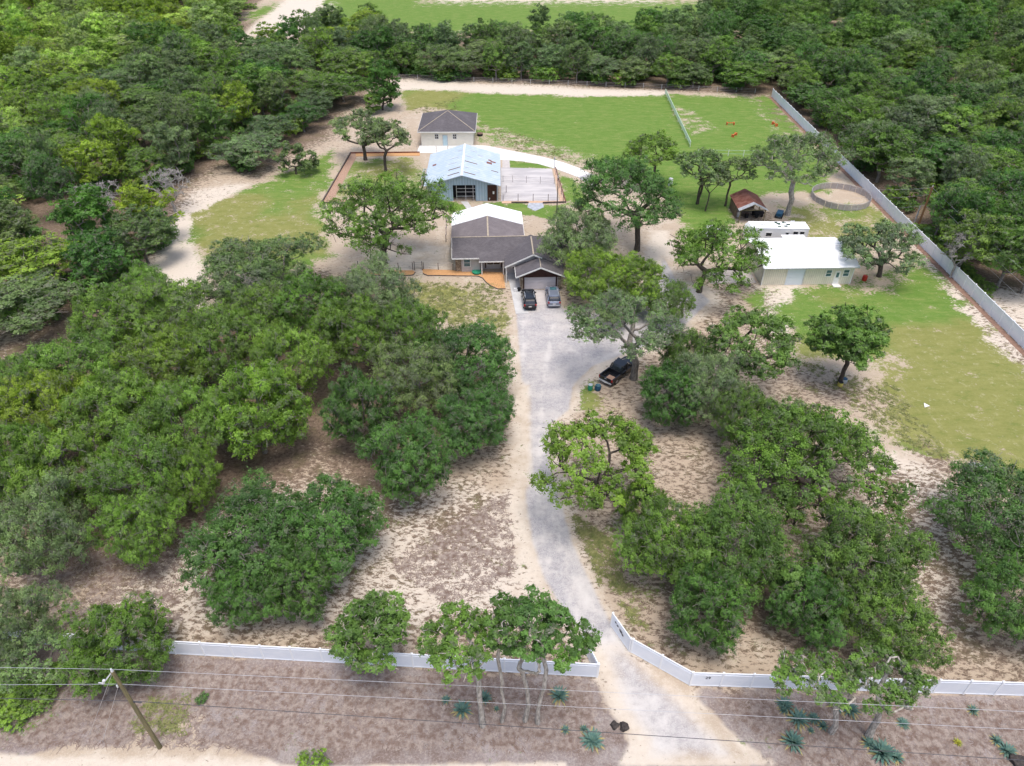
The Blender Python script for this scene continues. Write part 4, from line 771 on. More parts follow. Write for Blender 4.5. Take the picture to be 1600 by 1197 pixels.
d = BOX('door', vary('pale_blue_door', (.50, .66, .72), (.44, .6, .66), 1, .5), B2, -.85, .02, -.05, .02, .05, 2.2); BOX('handle', M['rim'], d, -.12, -.05, -.1, -.05, 1.0, 1.1)
f = MB(); f.box(-.97, -.85, -.06, .03, 0, 2.3).box(.02, .14, -.06, .03, 0, 2.3).box(-.85, .02, -.06, .03, 2.2, 2.3); f.build('frame', M['tin'], d)
# blue barn
B3 = empty('blue_barn', (-8.95, 123.2, 0), R_(1.), 'pale blue metal barn with rust-streaked gable roof and brown sliding door', 'barn')
wl = MB(); wl.box(2.35, 4.5, 0, .12, 0, 3.0).box(-6.3, -1.75, 0, .12, 0, 3.0); wl.box(-6.3, -6.18, .12, 14.8, 0, 3.1).box(6.2, 6.32, .12, 14.8, 0, 3.1).box(-6.3, 6.32, 14.8, 14.92, 0, 3.1)
gable_wall(wl, -6.3, 6.32, -.05, .1, 3.0, 3.05, 4.9); wl.build('wall', M['bluewall'], B3)
r = MB(); gable(r, -6.85, 6.9, -1.0, 15.3, 3.2, 5.2, 'y', .1, rx=0); rf = r.build('roof', M['blueroof'], B3)
BOX('ridge_cap', M['metalroof'], B3, -.16, .16, -1.0, 15.3, 5.17, 5.23)
def onroof(x, y0, y1, x1, dz=.006):
    z = lambda a: 5.2-abs(a)*2/6.87+dz
    return [(x, y0, z(x)), (x1, y0, z(x1)), (x1, y1, z(x1)), (x, y1, z(x))]
def patch(name, mat, lst):
    for (xa, xb, y, w_) in lst:
        m_ = MB(); q = onroof(xa, y, y+w_, xb); q2 = [(p[0], p[1], p[2]+.03) for p in q]; m_.loft([q, q2]); m_.build(name, mat, B3)
patch('roof_slot', M['rustdark'], [(-2.6, -.5, .6, .3), (-2.6, -.4, 3.2, .28), (.3, 2.4, .7, .3), (.3, 2.6, 6.2, .3), (5.2, 6.5, 5.0, .28)])
patch('rust_patch', M['rust'], [(4.3, 5.3, 8.2, .9), (5.0, 6.0, 9.4, .6), (4.6, 5.2, 9.9, .5), (-5.9, -5.2, 8.0, .7)])
patch('grey_panel', M['tin'], [(-2.8, -1.2, 6.2, .3), (-2.6, -.9, 8.8, .28), (.4, 1.2, 3.2, .35), (2.2, 3.0, 2.4, .3), (.3, 1.8, 9.0, .3), (2.6, 3.6, 11, .35), (-1.2, -.3, 12, .4), (1.2, 2.4, 12.4, .3)])
d = BOX('sliding_door', M['brown'], B3, 4.5, 6.2, -.08, .06, 0, 3.0); BOX('door_notice', M['trim'], d, 5.45, 5.75, -.10, -.08, 1.3, 1.8)
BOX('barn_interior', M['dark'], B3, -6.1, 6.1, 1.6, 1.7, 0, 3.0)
fr = MB()
for z in (.9, 1.7, 2.35): fr.bar((-1.1, .02, z), (2.3, .02, z), .06)
for x in (-1.1, .55, 1.9): fr.bar((x, .02, 0), (x, .02, 3.0), .09)
fr.build('stall_gate', M['tin'], B3)
lt = MB()
for k in range(7): lt.bar((-8.1, 7.2+k*.9, 1.2+.0*k), (-6.9, 7.2+k*.9, 1.25), .09)
lt.bar((-8.1, 7.1, 1.2), (-8.1, 12.8, 1.2), .1).bar((-7.5, 7.1, 1.22), (-7.5, 12.8, 1.22), .08)
for y in (7.1, 10, 12.8): lt.bar((-8.1, y, 0), (-8.1, y, 1.2), .1)
lt.build('lean_to_frame', M['tin'], B3); BOX('lean_to_floor', M['dark'], B3, -8.0, -6.95, 7.2, 12.7, .05, .12)
# workshop
B4 = empty('workshop', (36.9, 92.4, 0), R_(1.6), 'long tan metal workshop with plain white roof, roller door and glazed side door', 'workshop')
wl = MB(); gable_wall(wl, 0, 13.3, 0, 8.9, 0, 2.92, 3.95, 'x'); wl.build('wall', M['tan'], B4)
r = MB(); gable(r, -.35, 13.85, -.45, 9.4, 3.0, 4.15, 'x', .1, rx=4.4); r.build('roof', M['metalroof'], B4)
BOX('ridge_cap', M['metalroof'], B4, -.35, 13.85, 4.25, 4.55, 4.1, 4.2)
BOX('gutter', M['tin'], B4, -.35, 13.85, -.52, -.46, 2.86, 3.0); BOX('corner_trim', M['trim'], B4, -.04, .08, -.04, .0, 0, 2.9); BOX('corner_trim', M['trim'], B4, 13.22, 13.34, -.04, 0, 0, 2.9)
d = BOX('roller_door', ribbed('white_roller_door', (.62, .68, .74), (.58, .64, .7), .25, 2, .5, .1), B4, 3.5, 6.0, -.05, .02, .0, 2.75); BOX('frame', M['tin'], d, 6.0, 6.15, -.08, .02, 0, 2.85)
window(B4, 9.3, 10.05, 0, 1.35, 2.35, 'glassb', 1); window(B4, 11.85, 12.65, 0, 1.35, 2.35, 'glassb', 1)
d = BOX('door', M['trim'], B4, 10.65, 11.45, -.05, .02, .1, 2.15); BOX('door_glass', M['glassb'], d, 10.85, 11.25, -.07, -.05, 1.15, 1.95); BOX('handle', M['rim'], d, 11.32, 11.4, -.1, -.05, 1.0, 1.08)
BOX('doorstep', M['concw'], B4, 10.5, 11.6, -1.0, -.06, 0, .12)
ax_ = MB(); ax_.box(6.3, 9.5, 8.92, 10.9, 0, 2.5); ax_.build('annex_wall', M['tan'], B4); BOX('annex_roof', M['metalroof'], B4, 6.1, 9.7, 9.0, 11.2, 2.5, 2.62)
# rusty shed
B5 = empty('rusty_shed', (41.1, 113.6, 0), R_(0), 'small open shed with rusty red gable roof and pale front edge', 'shed')
r = MB(); gable(r, -2.45, 2.5, .9, 6.8, 2.3, 3.5, 'y', .06, rx=0); r.build('rusty_roof', M['rust'], B5)
r = MB(); gable(r, -2.47, 2.52, 0, .95, 2.31, 3.51, 'y', .06, rx=0); r.build('front_roof_sheet', M['tin'], B5)
p = MB()
for x in (-2.1, 2.1):
    for y in (.3, 3.4, 6.5): p.bar((x, y, 0), (x, y, 2.35), .13)
p.bar((-2.2, .3, 2.3), (2.2, .3, 2.3), .1).bar((0, .3, 2.3), (0, .3, 3.4), .09).bar((-1.3, .3, 2.3), (0, .3, 3.3), .07).bar((1.3, .3, 2.3), (0, .3, 3.3), .07); p.build('timber_frame', M['wood'], B5)
bw = MB(); bw.box(-2.15, 2.15, 6.3, 6.4, 0, 2.2).box(-2.2, -2.15, 2, 6.3, 0, 2.2); bw.build('plank_wall', M['rustdark'], B5)
def simple(name, parts, loc, rz, label, cat, group=None):
    "thing made of named parts: (name, MB, material)"
    o = empty(name, loc, rz, label, cat, group)
    for n_, mb, mt in parts: mb.build(n_, mt, o, bevel=0)
    return o
def barrel(x, y, r, h, mat, label, lid='tin', name='barrel', cat='barrel'):
    return simple(name, [('body', MB().tube([(0,0,0),(0,0,h*.3),(0,0,h*.5),(0,0,h*.7),(0,0,h)], [r*.93, r, r*1.02, r, r*.93], 14), M[mat]), ('lid', MB().tube([(0,0,h),(0,0,h+.05)], r*.88, 14), M[lid])], (x, y, 0), 0, label, cat)
q = W(1152, 338); barrel(q.x, q.y, .35, .9, 'whitep', 'white barrel at the left front corner of the rusty shed', 'trim')
q = W(1166, 340); barrel(q.x, q.y, .33, .8, 'dark', 'dark barrel standing under the front of the rusty shed', 'rustdark')
q = W(1047, 290); barrel(q.x, q.y, .42, 1.4, 'whitep', 'tall white upright tank in the grass left of the bare-stemmed trees', 'clearl', 'water_tank', 'tank')
q = W(1350, 438); barrel(q.x, q.y, .36, .75, 'redp', 'round red bin beside the right end of the workshop', 'redp', 'bin', 'bin')
q = W(947, 600); 
barrel(W(922, 609).x, W(922, 609).y, .3, .75, 'greenp', 'green bin on the grass behind the black pickup', 'tin', 'bin', 'bin')
barrel(W(934, 609).x, W(934, 609).y, .38, .65, 'bluep', 'dark blue bin just behind the black pickup tailgate', 'glassb', 'bin', 'bin')
barrel(W(1312, 603).x, W(1312, 603).y, .32, .55, 'yellowp', 'pale yellow bucket at the foot of the lone lawn oak', 'dark', 'bucket', 'bucket')
barrel(W(1318, 598).x, W(1318, 598).y, .36, .6, 'tin', 'blue-grey tub at the foot of the lone lawn oak', 'bluep', 'tub', 'tub')
q = W(646+105, 427); q = W(745, 428)
po_ = MB().tube([(0,0,0),(0,0,.28)], [.62,.72], 20); simple('tub', [('body', po_, M['pool']), ('rim', MB().tube([(0,0,.28),(0,0,.33)], .76, 20), M['greenp'])], (W(745, 427).x, W(745, 427).y, .02), 0, 'flat teal tub on the orange mulch in front of the house', 'tub')
def cart(px, py, label, m1='dark', rz=.3):
    q = W(px, py); b = MB().box(-.9, .9, -.5, .5, .45, .95); b.box(-1.4, -.9, -.05, .05, .45, .55); o = simple('cart', [('tray', b, M[m1])], (q.x, q.y, 0), rz, label, 'cart')
    for sx in (-.5, .5):
        for sy in (-.55, .55): w_ = MB().tube([(sx, sy-.08, .3), (sx, sy+.08, .3)], .3, 12).build('wheel', M['tyre'], o)
    return o
cart(1183, 338, 'dark low cart parked inside the rusty shed', 'dark'); cart(1217, 339, 'dark blue-grey cart at the foot of the feathery pale-limbed tree', 'bluep', 1.1)
bd = MB().box(-.9, .9, -.12, .12, 0, .1); bd.box(-.8, .7, .2, .42, 0, .08); simple('plank_pile', [('planks', bd, M['trim'])], W(1238, 348), .9, 'pale loose planks on the ground right of the feathery tree', 'planks')
bd = MB().box(-1.1, 1.1, -.2, .2, .05, .3); bd.box(-.6, 1.3, .25, .5, 0, .2); simple('log_pile', [('logs', bd, M['tin'])], W(1530, 731), -.25, 'pale grey logs beside the dark soil at the right lawn edge', 'logs')
simple('loose_board', [('board', MB().add([(-.35,-.3,.03),(.4,-.2,.03),(.1,.45,.03),(-.35,-.3,.08),(.4,-.2,.08),(.1,.45,.08)], [(2,1,0),(3,4,5),(0,1,4,3),(1,2,5,4),(2,0,3,5)]), M['trim'])], W(1446, 634), .2, 'small white board lying alone on the right lawn', 'board')
# camper trailer
T = empty('camper_trailer', (37.9, 105.2, 0), R_(-1.5), 'long white camper trailer parked behind the workshop', 'trailer')
b = MB(); b.loft([[(0, y, .9), (0, y, 2.6), (.45, y, 3.05), (9.6, y, 3.05), (9.6, y, .55), (.6, y, .55)] for y in (0, 2.5)]); b.build('body', M['whitep'], T)
BOX('roof', M['metalroof'], T, .45, 9.65, -.04, 2.54, 3.05, 3.13); BOX('trim_stripe', M['tin'], T, .5, 9.6, -.015, 0, .75, .82)
BOX('roof_vent', M['trim'], T, 2.2, 2.9, 1.0, 1.6, 3.13, 3.35); BOX('roof_vent', M['trim'], T, 1.0, 1.4, 1.0, 1.4, 3.13, 3.25)
for xa, xb, za in ((2.9, 3.8, 1.75), (7.2, 7.95, 2.0), (8.25, 8.95, 2.0)): window(T, xa, xb, 0, za, za+.6, 'glass', 0, 'trim')
d = BOX('door', M['trim'], T, 5.9, 6.6, -.03, 0, .6, 2.7); window(d, 6.05, 6.45, -.03, 1.85, 2.4, 'glass', 0, 'tin')
for x in (4.6, 5.4):
    for y in (.05, 2.45):
        w_ = MB().tube([(x, y-.1, .36), (x, y+.1, .36)], .36, 16).build('wheel', M['tyre'], T); MB().tube([(x, y-.11, .36), (x, y+.11, .36)], .18, 12).build('rim', M['rim'], w_)
MB().bar((.6, 1.25, .55), (-1.2, 1.25, .5), .12).bar((.9, .7, .55), (-1.0, 1.25, .5), .08).bar((.9, 1.8, .55), (-1.0, 1.25, .5), .08).build('tow_bar', M['dark'], T)
tp = MB()
rr = random.Random(3)
for k in range(9): a = Vector((4.6+rr.uniform(0, 1.8), .3+rr.uniform(0, 1.6), 3.16)); tp.box(a.x, a.x+rr.uniform(.2, .6), a.y, a.y+rr.uniform(.2, .5), 3.135+k*.003, 3.17+rr.uniform(0, .06))
tag(tp.build('tarpaulin', vary('green_tarpaulin', (.03, .09, .06), (.02, .04, .035), 3, .7), None), 'crumpled dark green tarpaulin on the white camper roof', 'tarpaulin')
D.objects['tarpaulin'].location = (37.9, 105.2, 0)
# ---------------------------------------------------------------- vehicles (x across, y forward)
def wheels(root, tr, ys, r=.36, z=None):
    for y in ys:
        for sx in (-1, 1):
            t_ = MB().tube([(sx*(tr-.11), y, r), (sx*(tr+.11), y, r)], r, 20).build('wheel', M['tyre'], root)
            MB().tube([(sx*(tr-.12), y, r), (sx*(tr+.125), y, r)], r*.62, 14).build('rim', M['rim'], t_)
def body_ring(y, w_, zb, zt, sh=.1): return [(-w_*.93, y, zb), (-w_, y, zb+(zt-zb)*.45), (-w_*.985, y, zt-sh*.6), (-w_*.86, y, zt), (w_*.86, y, zt), (w_*.985, y, zt-sh*.6), (w_, y, zb+(zt-zb)*.45), (w_*.93, y, zb)]
def cab_ring(z, w_, y0, y1, c=.18): return [(-w_, y0+c, z), (-w_+c, y0, z), (w_-c, y0, z), (w_, y0+c, z), (w_, y1-c, z), (w_-c, y1, z), (-w_+c, y1, z), (-w_, y1-c, z)]
def suv(paint, loc, rz, label, L=4.9, name='suv', sunroof='glass', glass='glass', rails=True):
    o = empty(name, loc, rz, label, 'car'); hw = .96; h = L/2
    b = MB().loft([body_ring(-h, .80, .5, .92), body_ring(-h+.12, .90, .34, 1.08), body_ring(-h+.5, hw, .28, 1.12), body_ring(0, hw, .26, 1.1), body_ring(h-1.45, hw, .26, 1.08), body_ring(h-.6, .93, .28, .98), body_ring(h-.15, .86, .34, .86), body_ring(h, .72, .45, .7)])
    b.build('body', M[paint], o, bevel=.03, smooth=False)
    MB().loft([cab_ring(1.07, .90, -h+.12, h-1.35), cab_ring(1.42, .82, -h+.34, h-1.85), cab_ring(1.66, .72, -h+.58, h-2.2)]).build('cabin_glass', M[glass], o)
    rf = MB().loft([cab_ring(1.63, .745, -h+.48, h-2.12), cab_ring(1.70, .735, -h+.5, h-2.15), cab_ring(1.74, .60, -h+.75, h-2.4)]).build('roof', M[paint], o)
    BOX('sunroof', M[sunroof], rf, -.45, .45, -.25, .55 if L > 4.8 else .3, 1.742, 1.75)
    pl = MB()
    for s in (-1, 1):
        for (ya, yb) in ((h-1.42, h-2.16), (-.15, -.22), (-h+1.15, -h+1.1), (-h+.16, -h+.52)): pl.bar((s*.915, ya, 1.06), (s*.745, yb, 1.66), .10, .07)
    pl.build('pillars', M[paint], o)
    if rails:
        for s in (-1, 1): MB().bar((s*.64, -h+.8, 1.77), (s*.64, h-2.5, 1.77), .05).build('roof_rail', M['tin'], o)
    for s in (-1, 1):
        MB().box(s*.78-.12, s*.78+.12, -h-.0, -h+.16, .80, 1.06).build('tail_light', M['redl'], o); MB().box(s*.66-.16, s*.66+.16, h-.12, h+.0, .62, .78).build('headlight', M['clearl'], o)
        MB().box(s*1.02-.09, s*1.02+.09, h-1.75, h-1.6, 1.05, 1.2).build('mirror', M[paint], o)
    BOX('number_plate', M['trim'], o, -.22, .22, -h-.015, -h+.02, .66, .8); BOX('bumper', M['dark' if paint == 'black' else 'tin'], o, -.8, .8, -h-.06, -h+.02, .42, .54)
    wheels(o, .84, (-h+.95, h-.95)); return o
suv('black', (2.4, 87.5, .01), R_(3.5), 'black SUV with glass roof parked in front of the garage, left car'); suv('silver', (5.85, 88.2, .01), R_(2), 'blue-silver SUV parked in front of the garage, right car', sunroof='glassb')
q = W(1117, 372); suv('whitep', (q.x+.4, q.y+.6, 0), R_(-82), 'white SUV half hidden behind the oak beside the camper')
PK = empty('pickup_truck', (13.2, 70.3, .01), R_(-42), 'black pickup truck with open bed carrying boards, under the mossy oak', 'pickup truck'); h = 2.9
MB().loft([body_ring(-h+2.0, .99, .4, 1.12), body_ring(h-1.5, .99, .4, 1.14), body_ring(h-.5, .96, .42, 1.08), body_ring(h-.1, .88, .48, .98), body_ring(h, .76, .55, .85)]).build('body', M['black'], PK, bevel=.025)
bd = MB(); bd.box(-.96, .96, -h+.02, -h+2.0, .42, .62).box(-.98, -.86, -h+.08, -h+2.0, .62, 1.14).box(.86, .98, -h+.08, -h+2.0, .62, 1.14).box(-.86, .86, -h+1.92, -h+2.0, .62, 1.14); bd.build('bed', M['black'], PK)
tg = BOX('tailgate', M['black'], PK, -.86, .86, -h, -h+.08, .60, 1.12); BOX('handle', M['tin'], tg, -.14, .14, -h-.02, -h, .95, 1.02)
MB().loft([cab_ring(1.1, .90, -h+2.08, h-1.35), cab_ring(1.5, .80, -h+2.28, h-1.9), cab_ring(1.74, .72, -h+2.42, h-2.15)]).build('cabin_glass', M['glass'], PK)
MB().loft([cab_ring(1.72, .76, -h+2.34, h-2.1), cab_ring(1.8, .72, -h+2.4, h-2.16)]).build('roof', M['black'], PK)
pl = MB()
for s in (-1, 1):
    for (ya, yb) in ((h-1.42, h-2.12), (.25, .2), (-h+2.12, -h+2.38)): pl.bar((s*.915, ya, 1.08), (s*.76, yb, 1.75), .12, .08)
    MB().box(s*.9-.08, s*.9+.08, -h-.01, -h+.1, .78, 1.1).build('tail_light', M['redl'], PK); MB().box(s*.7-.16, s*.7+.16, h-.1, h+.01, .72, .9).build('headlight', M['clearl'], PK)
    MB().box(s*1.08-.12, s*1.08+.12, h-1.75, h-1.6, 1.1, 1.3).build('mirror', M['black'], PK)
pl.build('pillars', M['black'], PK); BOX('bumper', M['tin'], PK, -.9, .9, -h-.14, -h, .45, .6); BOX('number_plate', M['trim'], PK, -.2, .2, -h-.155, -h-.14, .47, .58); wheels(PK, .86, (-h+1.05, h-1.0), .40)
bx = MB().box(-.3, .8, -.6, .35, .0, .1); bx.box(-.25, .75, -.55, .3, .1, .18); o = simple('board_stack', [('boards', bx, M['woodb'])], PK.matrix_world @ Vector((0, 0, 0)), 0, 'pale flat boards lying in the pickup bed', 'boards')
m4 = Matrix.Translation((13.2, 70.3, .01)) @ Matrix.Rotation(R_(-42), 4, 'Z'); o.location = m4 @ Vector((0, -2.0, .62)); o.rotation_euler = (0, 0, R_(-42)); o.children[0].data.materials[0] = M['pinkm']
# ---------------------------------------------------------------- paths, slabs, beds (flat setting)
def slab(name, pts, z0, z1, mat, kind='structure'):
    o = MB().prism([(p[0], p[1]) for p in pts], z0, z1).build(name, mat); return tag(o, kind=kind)
def roundpoly(pts, it=2):
    for _ in range(it):
        q = []
        for i in range(len(pts)): a, b = Vector(pts[i][:2]), Vector(pts[(i+1) % len(pts)][:2]); q += [a*.75+b*.25, a*.25+b*.75]
        pts = q
    return pts
slab('concrete_walk', WP([(793,428),(813,428),(815,455),(826,490),(806,491)]), 0, .05, M['conc'])
slab('garage_apron', [(1.2, 86.6), (6.9, 86.9), (6.9, 91.0), (1.6, 90.9)], .004, .03, vary('worn_concrete', (.50, .47, .46), (.42, .40, .40), .7, .9))
slab('building_pad', [(-20.1, 148.0), (-8.0, 148.0), (-5.5, 150.2), (-8.3, 152.6), (-19.9, 152.5)], 0, .06, M['concw'])
slab('white_drive', WP([(735,227),(760,228),(790,234),(820,240),(850,246),(880,254),(905,263),(921,271),(903,277),(885,270),(865,263),(840,256),(815,252),(786,250),(770,250),(730,240)]), 0, .05, M['concw'])
slab('grey_drive', WP([(903,277),(921,271),(945,280),(930,292),(918,287)]), 0, .045, vary('grey_gravel', (.42, .41, .43), (.34, .33, .35), 2, .9))
slab('sand_path', WP([(785,249),(796,249),(797,263),(785,263)]), 0, .03, vary('grey_sand_path', (.50, .47, .45), (.42, .39, .38), 1.5, .95))
slab('paddock_slab', WP([(783,262),(862,264),(873,314),(783,315)]), 0, .04, vary('grey_paddock_sand', (.50, .48, .48), (.39, .375, .385), .35, .95, lo=.4, hi=.6, stretch=(.5, 2, 1)))
slab('trailer_pad', WP([(826,316),(848,316),(850,324),(836,330),(824,324)]), 0, .05, M['tin'])
slab('barn_path', WP([(720,315),(731,315),(741,330),(732,330)]), 0, .03, M['conc'])
slab('side_slab', [(29.5, 92.8), (36.4, 93.0), (36.4, 98), (30.5, 97.5)], 0, .06, vary('tan_concrete', (.46, .42, .39), (.40, .36, .34), .8, .9))
def edging(name, pts, h, w_, mat, label, cat, closed=False, group=None):
    m_ = MB(); P = [Vector((p[0], p[1], h/2)) for p in pts]
    for i in range(len(P)-(0 if closed else 1)): m_.bar(P[i], P[(i+1) % len(P)], w_, h)
    return tag(m_.build(name, mat), label, cat, group)
bedL = WP([(578,423),(645,423),(649,426),(646,430),(640,431),(585,431),(577,428)]); bedR = WP([(660,421),(712,423),(745,423.5),(765,425),(786,426),(790,452),(778,452),(768,448),(760,442),(754,435),(747,432),(668,431),(661,428)])
for p_, nm in ((bedL, 'left of the small gate'), (bedR, 'widening into a fan beside the concrete walk')):
    tag(MB().prism(p_, 0, .07).build('mulch_bed', M['orange']), 'orange mulch bed in front of the house, '+nm, 'mulch bed')
edging('bed_edging', bedL[2:], .13, .12, M['timber'], 'dark curb around the short left orange mulch bed', 'edging'); edging('bed_edging', bedR[5:], .13, .12, M['timber'], 'dark curb around the fan-shaped orange mulch bed', 'edging')
YA, YB, YC = W(503, 318), W(548, 240), W(656, 239); YD = W(575, 318)
slab('plot_mulch', [YA, YB, W(560, 240), W(525, 305), W(522, 311), YD+Vector((0, .9, 0)), YD], 0, .05, M['pinkm']); slab('plot_mulch', [YB+Vector((1, .1, 0)), YC, W(656, 243.5), W(556, 244.5)], 0, .055, M['orange'])
edging('plot_edging', [YA, YB], .35, .16, M['timber'], 'dark timber edge along the left side of the fenced plot', 'edging'); edging('plot_edging', [YA, YD], .3, .16, M['timber'], 'timber edge along the front of the fenced plot, left of the big yard oak', 'edging')
edging('plot_edging', [YB, YC], .3, .14, M['rust'], 'reddish edge along the back of the fenced plot', 'edging')
SA, SB, SC_ = W(783, 317), W(884, 317), W(868, 263)
slab('paddock_mulch', WP([(864,264),(868,263),(884,317),(784,318),(784,314.5),(873,314),(875,311)]), 0, .06, vary('pinkish_mulch', (.58, .40, .28), (.48, .33, .24), 4, .95))
edging('paddock_edging', [W(799, 317.5), W(826, 317.5)], .3, .16, M['timber'], 'timber edge in front of the sand paddock, left of its ramp', 'edging'); edging('paddock_edging', [W(848, 318), SB], .3, .16, M['timber'], 'timber edge in front of the sand paddock, right of its ramp', 'edging')
edging('paddock_edging', [SB, SC_], .3, .14, M['rust'], 'long reddish edge on the right side of the sand paddock', 'edging')
# ---------------------------------------------------------------- fences
def fence(name, pts, hgt, label, spacing=2.44, post=.13, panel=.05, mat='white', cap=True, rail=True, lattice=True, board=None, cat='fence', group=None):
    root = empty(name, (pts[0][0], pts[0][1], 0), 0, label, cat, group); O = Vector((pts[0][0], pts[0][1], 0)); np_ = 0
    pm = MB().box(-post/2, post/2, -post/2, post/2, 0, hgt+.08)
    if cap: pm.loft([[(a*post*.7, b*post*.7, hgt+.08) for a, b in ((-1,-1),(1,-1),(1,1),(-1,1))], [(a*.01, b*.01, hgt+.17) for a, b in ((-1,-1),(1,-1),(1,1),(-1,1))]])
    first = None; pmesh = {}
    for i in range(len(pts)-1):
        a, b = Vector((pts[i][0], pts[i][1], 0)), Vector((pts[i+1][0], pts[i+1][1], 0)); L = (b-a).length; n = max(1, round(L/spacing)); an = math.atan2(b.y-a.y, b.x-a.x); st = L/n
        key = round(st, 2)
        m_ = MB(); g = post/2
        if lattice: m_.box(g, st-g, -panel/2, panel/2, .05, hgt-.32); m_.box(g, st-g, -panel*.8, panel*.8, hgt-.32, hgt-.26).box(g, st-g, -panel*.8, panel*.8, hgt-.06, hgt+.0).box(g, st-g, -panel*.9, panel*.9, .03, .13); m_.box(g, st-g, -.012, .012, hgt-.26, hgt-.06)
        else: m_.box(g, st-g, -panel/2, panel/2, .05, hgt-.02); m_.box(g, st-g, -panel*.9, panel*.9, hgt-.1, hgt)
        pan = None
        for k in range(n):
            p = a+(b-a)*(k/n)
            if k or True:
                if first is None: first = pm.build('post', M[mat], root)
                o = first if np_ == 0 else first.copy()
                if np_: COL.objects.link(o); o.parent = root
                o.location = p-O; o.rotation_euler = (0, 0, an); np_ += 1
            if pan is None: pan = m_.build('panel', M['panel'], root); o = pan
            else: o = pan.copy(); COL.objects.link(o); o.parent = root
            o.location = p-O; o.rotation_euler = (0, 0, an)
    o = first.copy(); COL.objects.link(o); o.parent = root; o.location = Vector((pts[-1][0], pts[-1][1], 0))-O
    return root
fence('white_fence', [(-46, 34.0), (-37.6, 33.2), (-27.3, 32.4), (6.7, 30.4)], 1.83, 'white vinyl panel fence along the road, left of the gateway')
fr_ = fence('white_fence', [(9.7, 32.55), (13.9, 29.7), (39.6, 28.85), (52, 28.4)], 1.83, 'white vinyl panel fence along the road, angled at the gateway and running right')
fence('white_gate', [(6.75, 30.5), (5.75, 33.2)], 1.6, 'short white gate leaf folded back at the left gateway post', 1.4, cat='gate')
gr_ = fence('white_gate', [(9.55, 32.65), (8.35, 35.0)], 1.75, 'open white gate leaf with dark emblem, on the right of the gateway', 2.64, cat='gate')
bf = fence('boundary_fence', [(66.3, 55), (66.5, 189)], 1.95, 'very long plain white fence along the right side of the property', lattice=False)
slab('fence_strip', [(65.4, 55), (66.2, 55), (66.4, 189), (65.6, 189)], 0, .02, vary('brown_soil', (.27, .17, .125), (.20, .12, .09), 1.5, .95))
def text_on(parent, s, a, b, along, z, size, name, off=.04):
    "lettering on the road side of a fence run from a to b"
    cu = D.curves.new(name, 'FONT'); cu.body = s; cu.size = size; cu.extrude = .006; cu.align_x = 'CENTER'; t0 = D.objects.new('tmp', cu); COL.objects.link(t0)
    dg = bpy.context.evaluated_depsgraph_get(); me = D.meshes.new_from_object(t0.evaluated_get(dg)); D.objects.remove(t0); me.materials.clear(); me.materials.append(M['letters'])
    o = link(name, me, parent); an = math.atan2(b[1]-a[1], b[0]-a[0]); p = Vector((a[0]+(b[0]-a[0])*along, a[1]+(b[1]-a[1])*along, z)); nrm = Vector((math.sin(an), -math.cos(an), 0))
    o.location = p+nrm*off-parent.location; o.rotation_euler = (R_(90), 0, an); return o
text_on(fr_, '29', (13.9, 29.7), (39.6, 28.85), .048, 1.05, .42, 'house_number')
em = MB(); a_, b_ = Vector((8.35, 35.0, 0)), Vector((9.55, 32.65, 0)); u_ = (b_-a_).normalized(); n_ = Vector((u_.y, -u_.x, 0))*.045
for t_, z_, r_, w_ in ((.55, 1.22, .07, .12), (.85, 1.12, .08, .14), (1.35, .98, .15, .2), (1.6, .86, .12, .14), (1.2, 1.08, .06, .1)):
    c = a_+u_*t_+n_+Vector((0, 0, z_)); em.add([c+u_*(w_*math.cos(k*math.pi/3+.3))+Vector((0, 0, r_*math.sin(k*math.pi/3+.3)))+n_*(.25*s) for s in (0, 1) for k in range(6)], [tuple(range(6)), tuple(range(11, 5, -1))]+[(k, (k+1) % 6, 6+(k+1) % 6, 6+k) for k in range(6)])
e_ = em.build('emblem', M['letters'], gr_); e_.location = -gr_.location
def wire_fence(name, pts, h, label, spacing, mat='dark', wires=(.4, .8, 1.15), th=.045, cat='fence', wmat=None, wth=.02, group=None):
    root = empty(name, (pts[0][0], pts[0][1], 0), 0, label, cat, group); O = Vector((pts[0][0], pts[0][1], 0)); wr = MB(); P = [Vector((p[0], p[1], 0)) for p in pts]; first = None
    for i in range(len(P)-1):
        n = max(1, round((P[i+1]-P[i]).length/spacing))
        for z in wires: wr.bar(P[i]-O+Vector((0, 0, z)), P[i+1]-O+Vector((0, 0, z)), wth)
        for k in range(n+(i == len(P)-2)):
            p = P[i]+(P[i+1]-P[i])*(k/n)-O
            if first is None: first = MB().box(-th, th, -th, th, 0, h).build('post', M[mat], root); o = first
            else: o = first.copy(); COL.objects.link(o); o.parent = root
            o.location = p
    wr.build('wires', M[wmat or mat], root); return root
wire_fence('pipe_fence', [W(791, 301), W(801, 314)][:1]+[W(786, 314), W(880, 315)], 1.4, 'thin dark post fence along the front of the sand paddock', 3., 'timber', wmat='mesh')
wire_fence('pipe_fence', [W(786, 285), W(801, 285), W(866, 288)], 1.4, 'thin post fence crossing the middle of the sand paddock', 3., 'mesh', wmat='mesh')
wire_fence('pipe_fence', [W(880, 315), W(866, 264)], 1.4, 'thin post fence along the right side of the sand paddock', 3., 'timber', wmat='mesh')
wire_fence('yard_fence', [W(560, 419), W(578, 423), W(645, 421)], 1.2, 'light wire fence in front of the sandy yard, left of the small gate', 2.5, 'timber', wmat='mesh')
wire_fence('yard_fence', [W(662, 421), W(708, 423)], 1.2, 'light wire fence between the small gate and the house corner', 2.5, 'timber', wmat='mesh')
wire_fence('yard_gate', [W(648, 422), W(660, 422)], 1.5, 'small dark metal gate between the two orange mulch beds', 1.1, 'timber', wires=(.3, .9, 1.3), cat='gate')
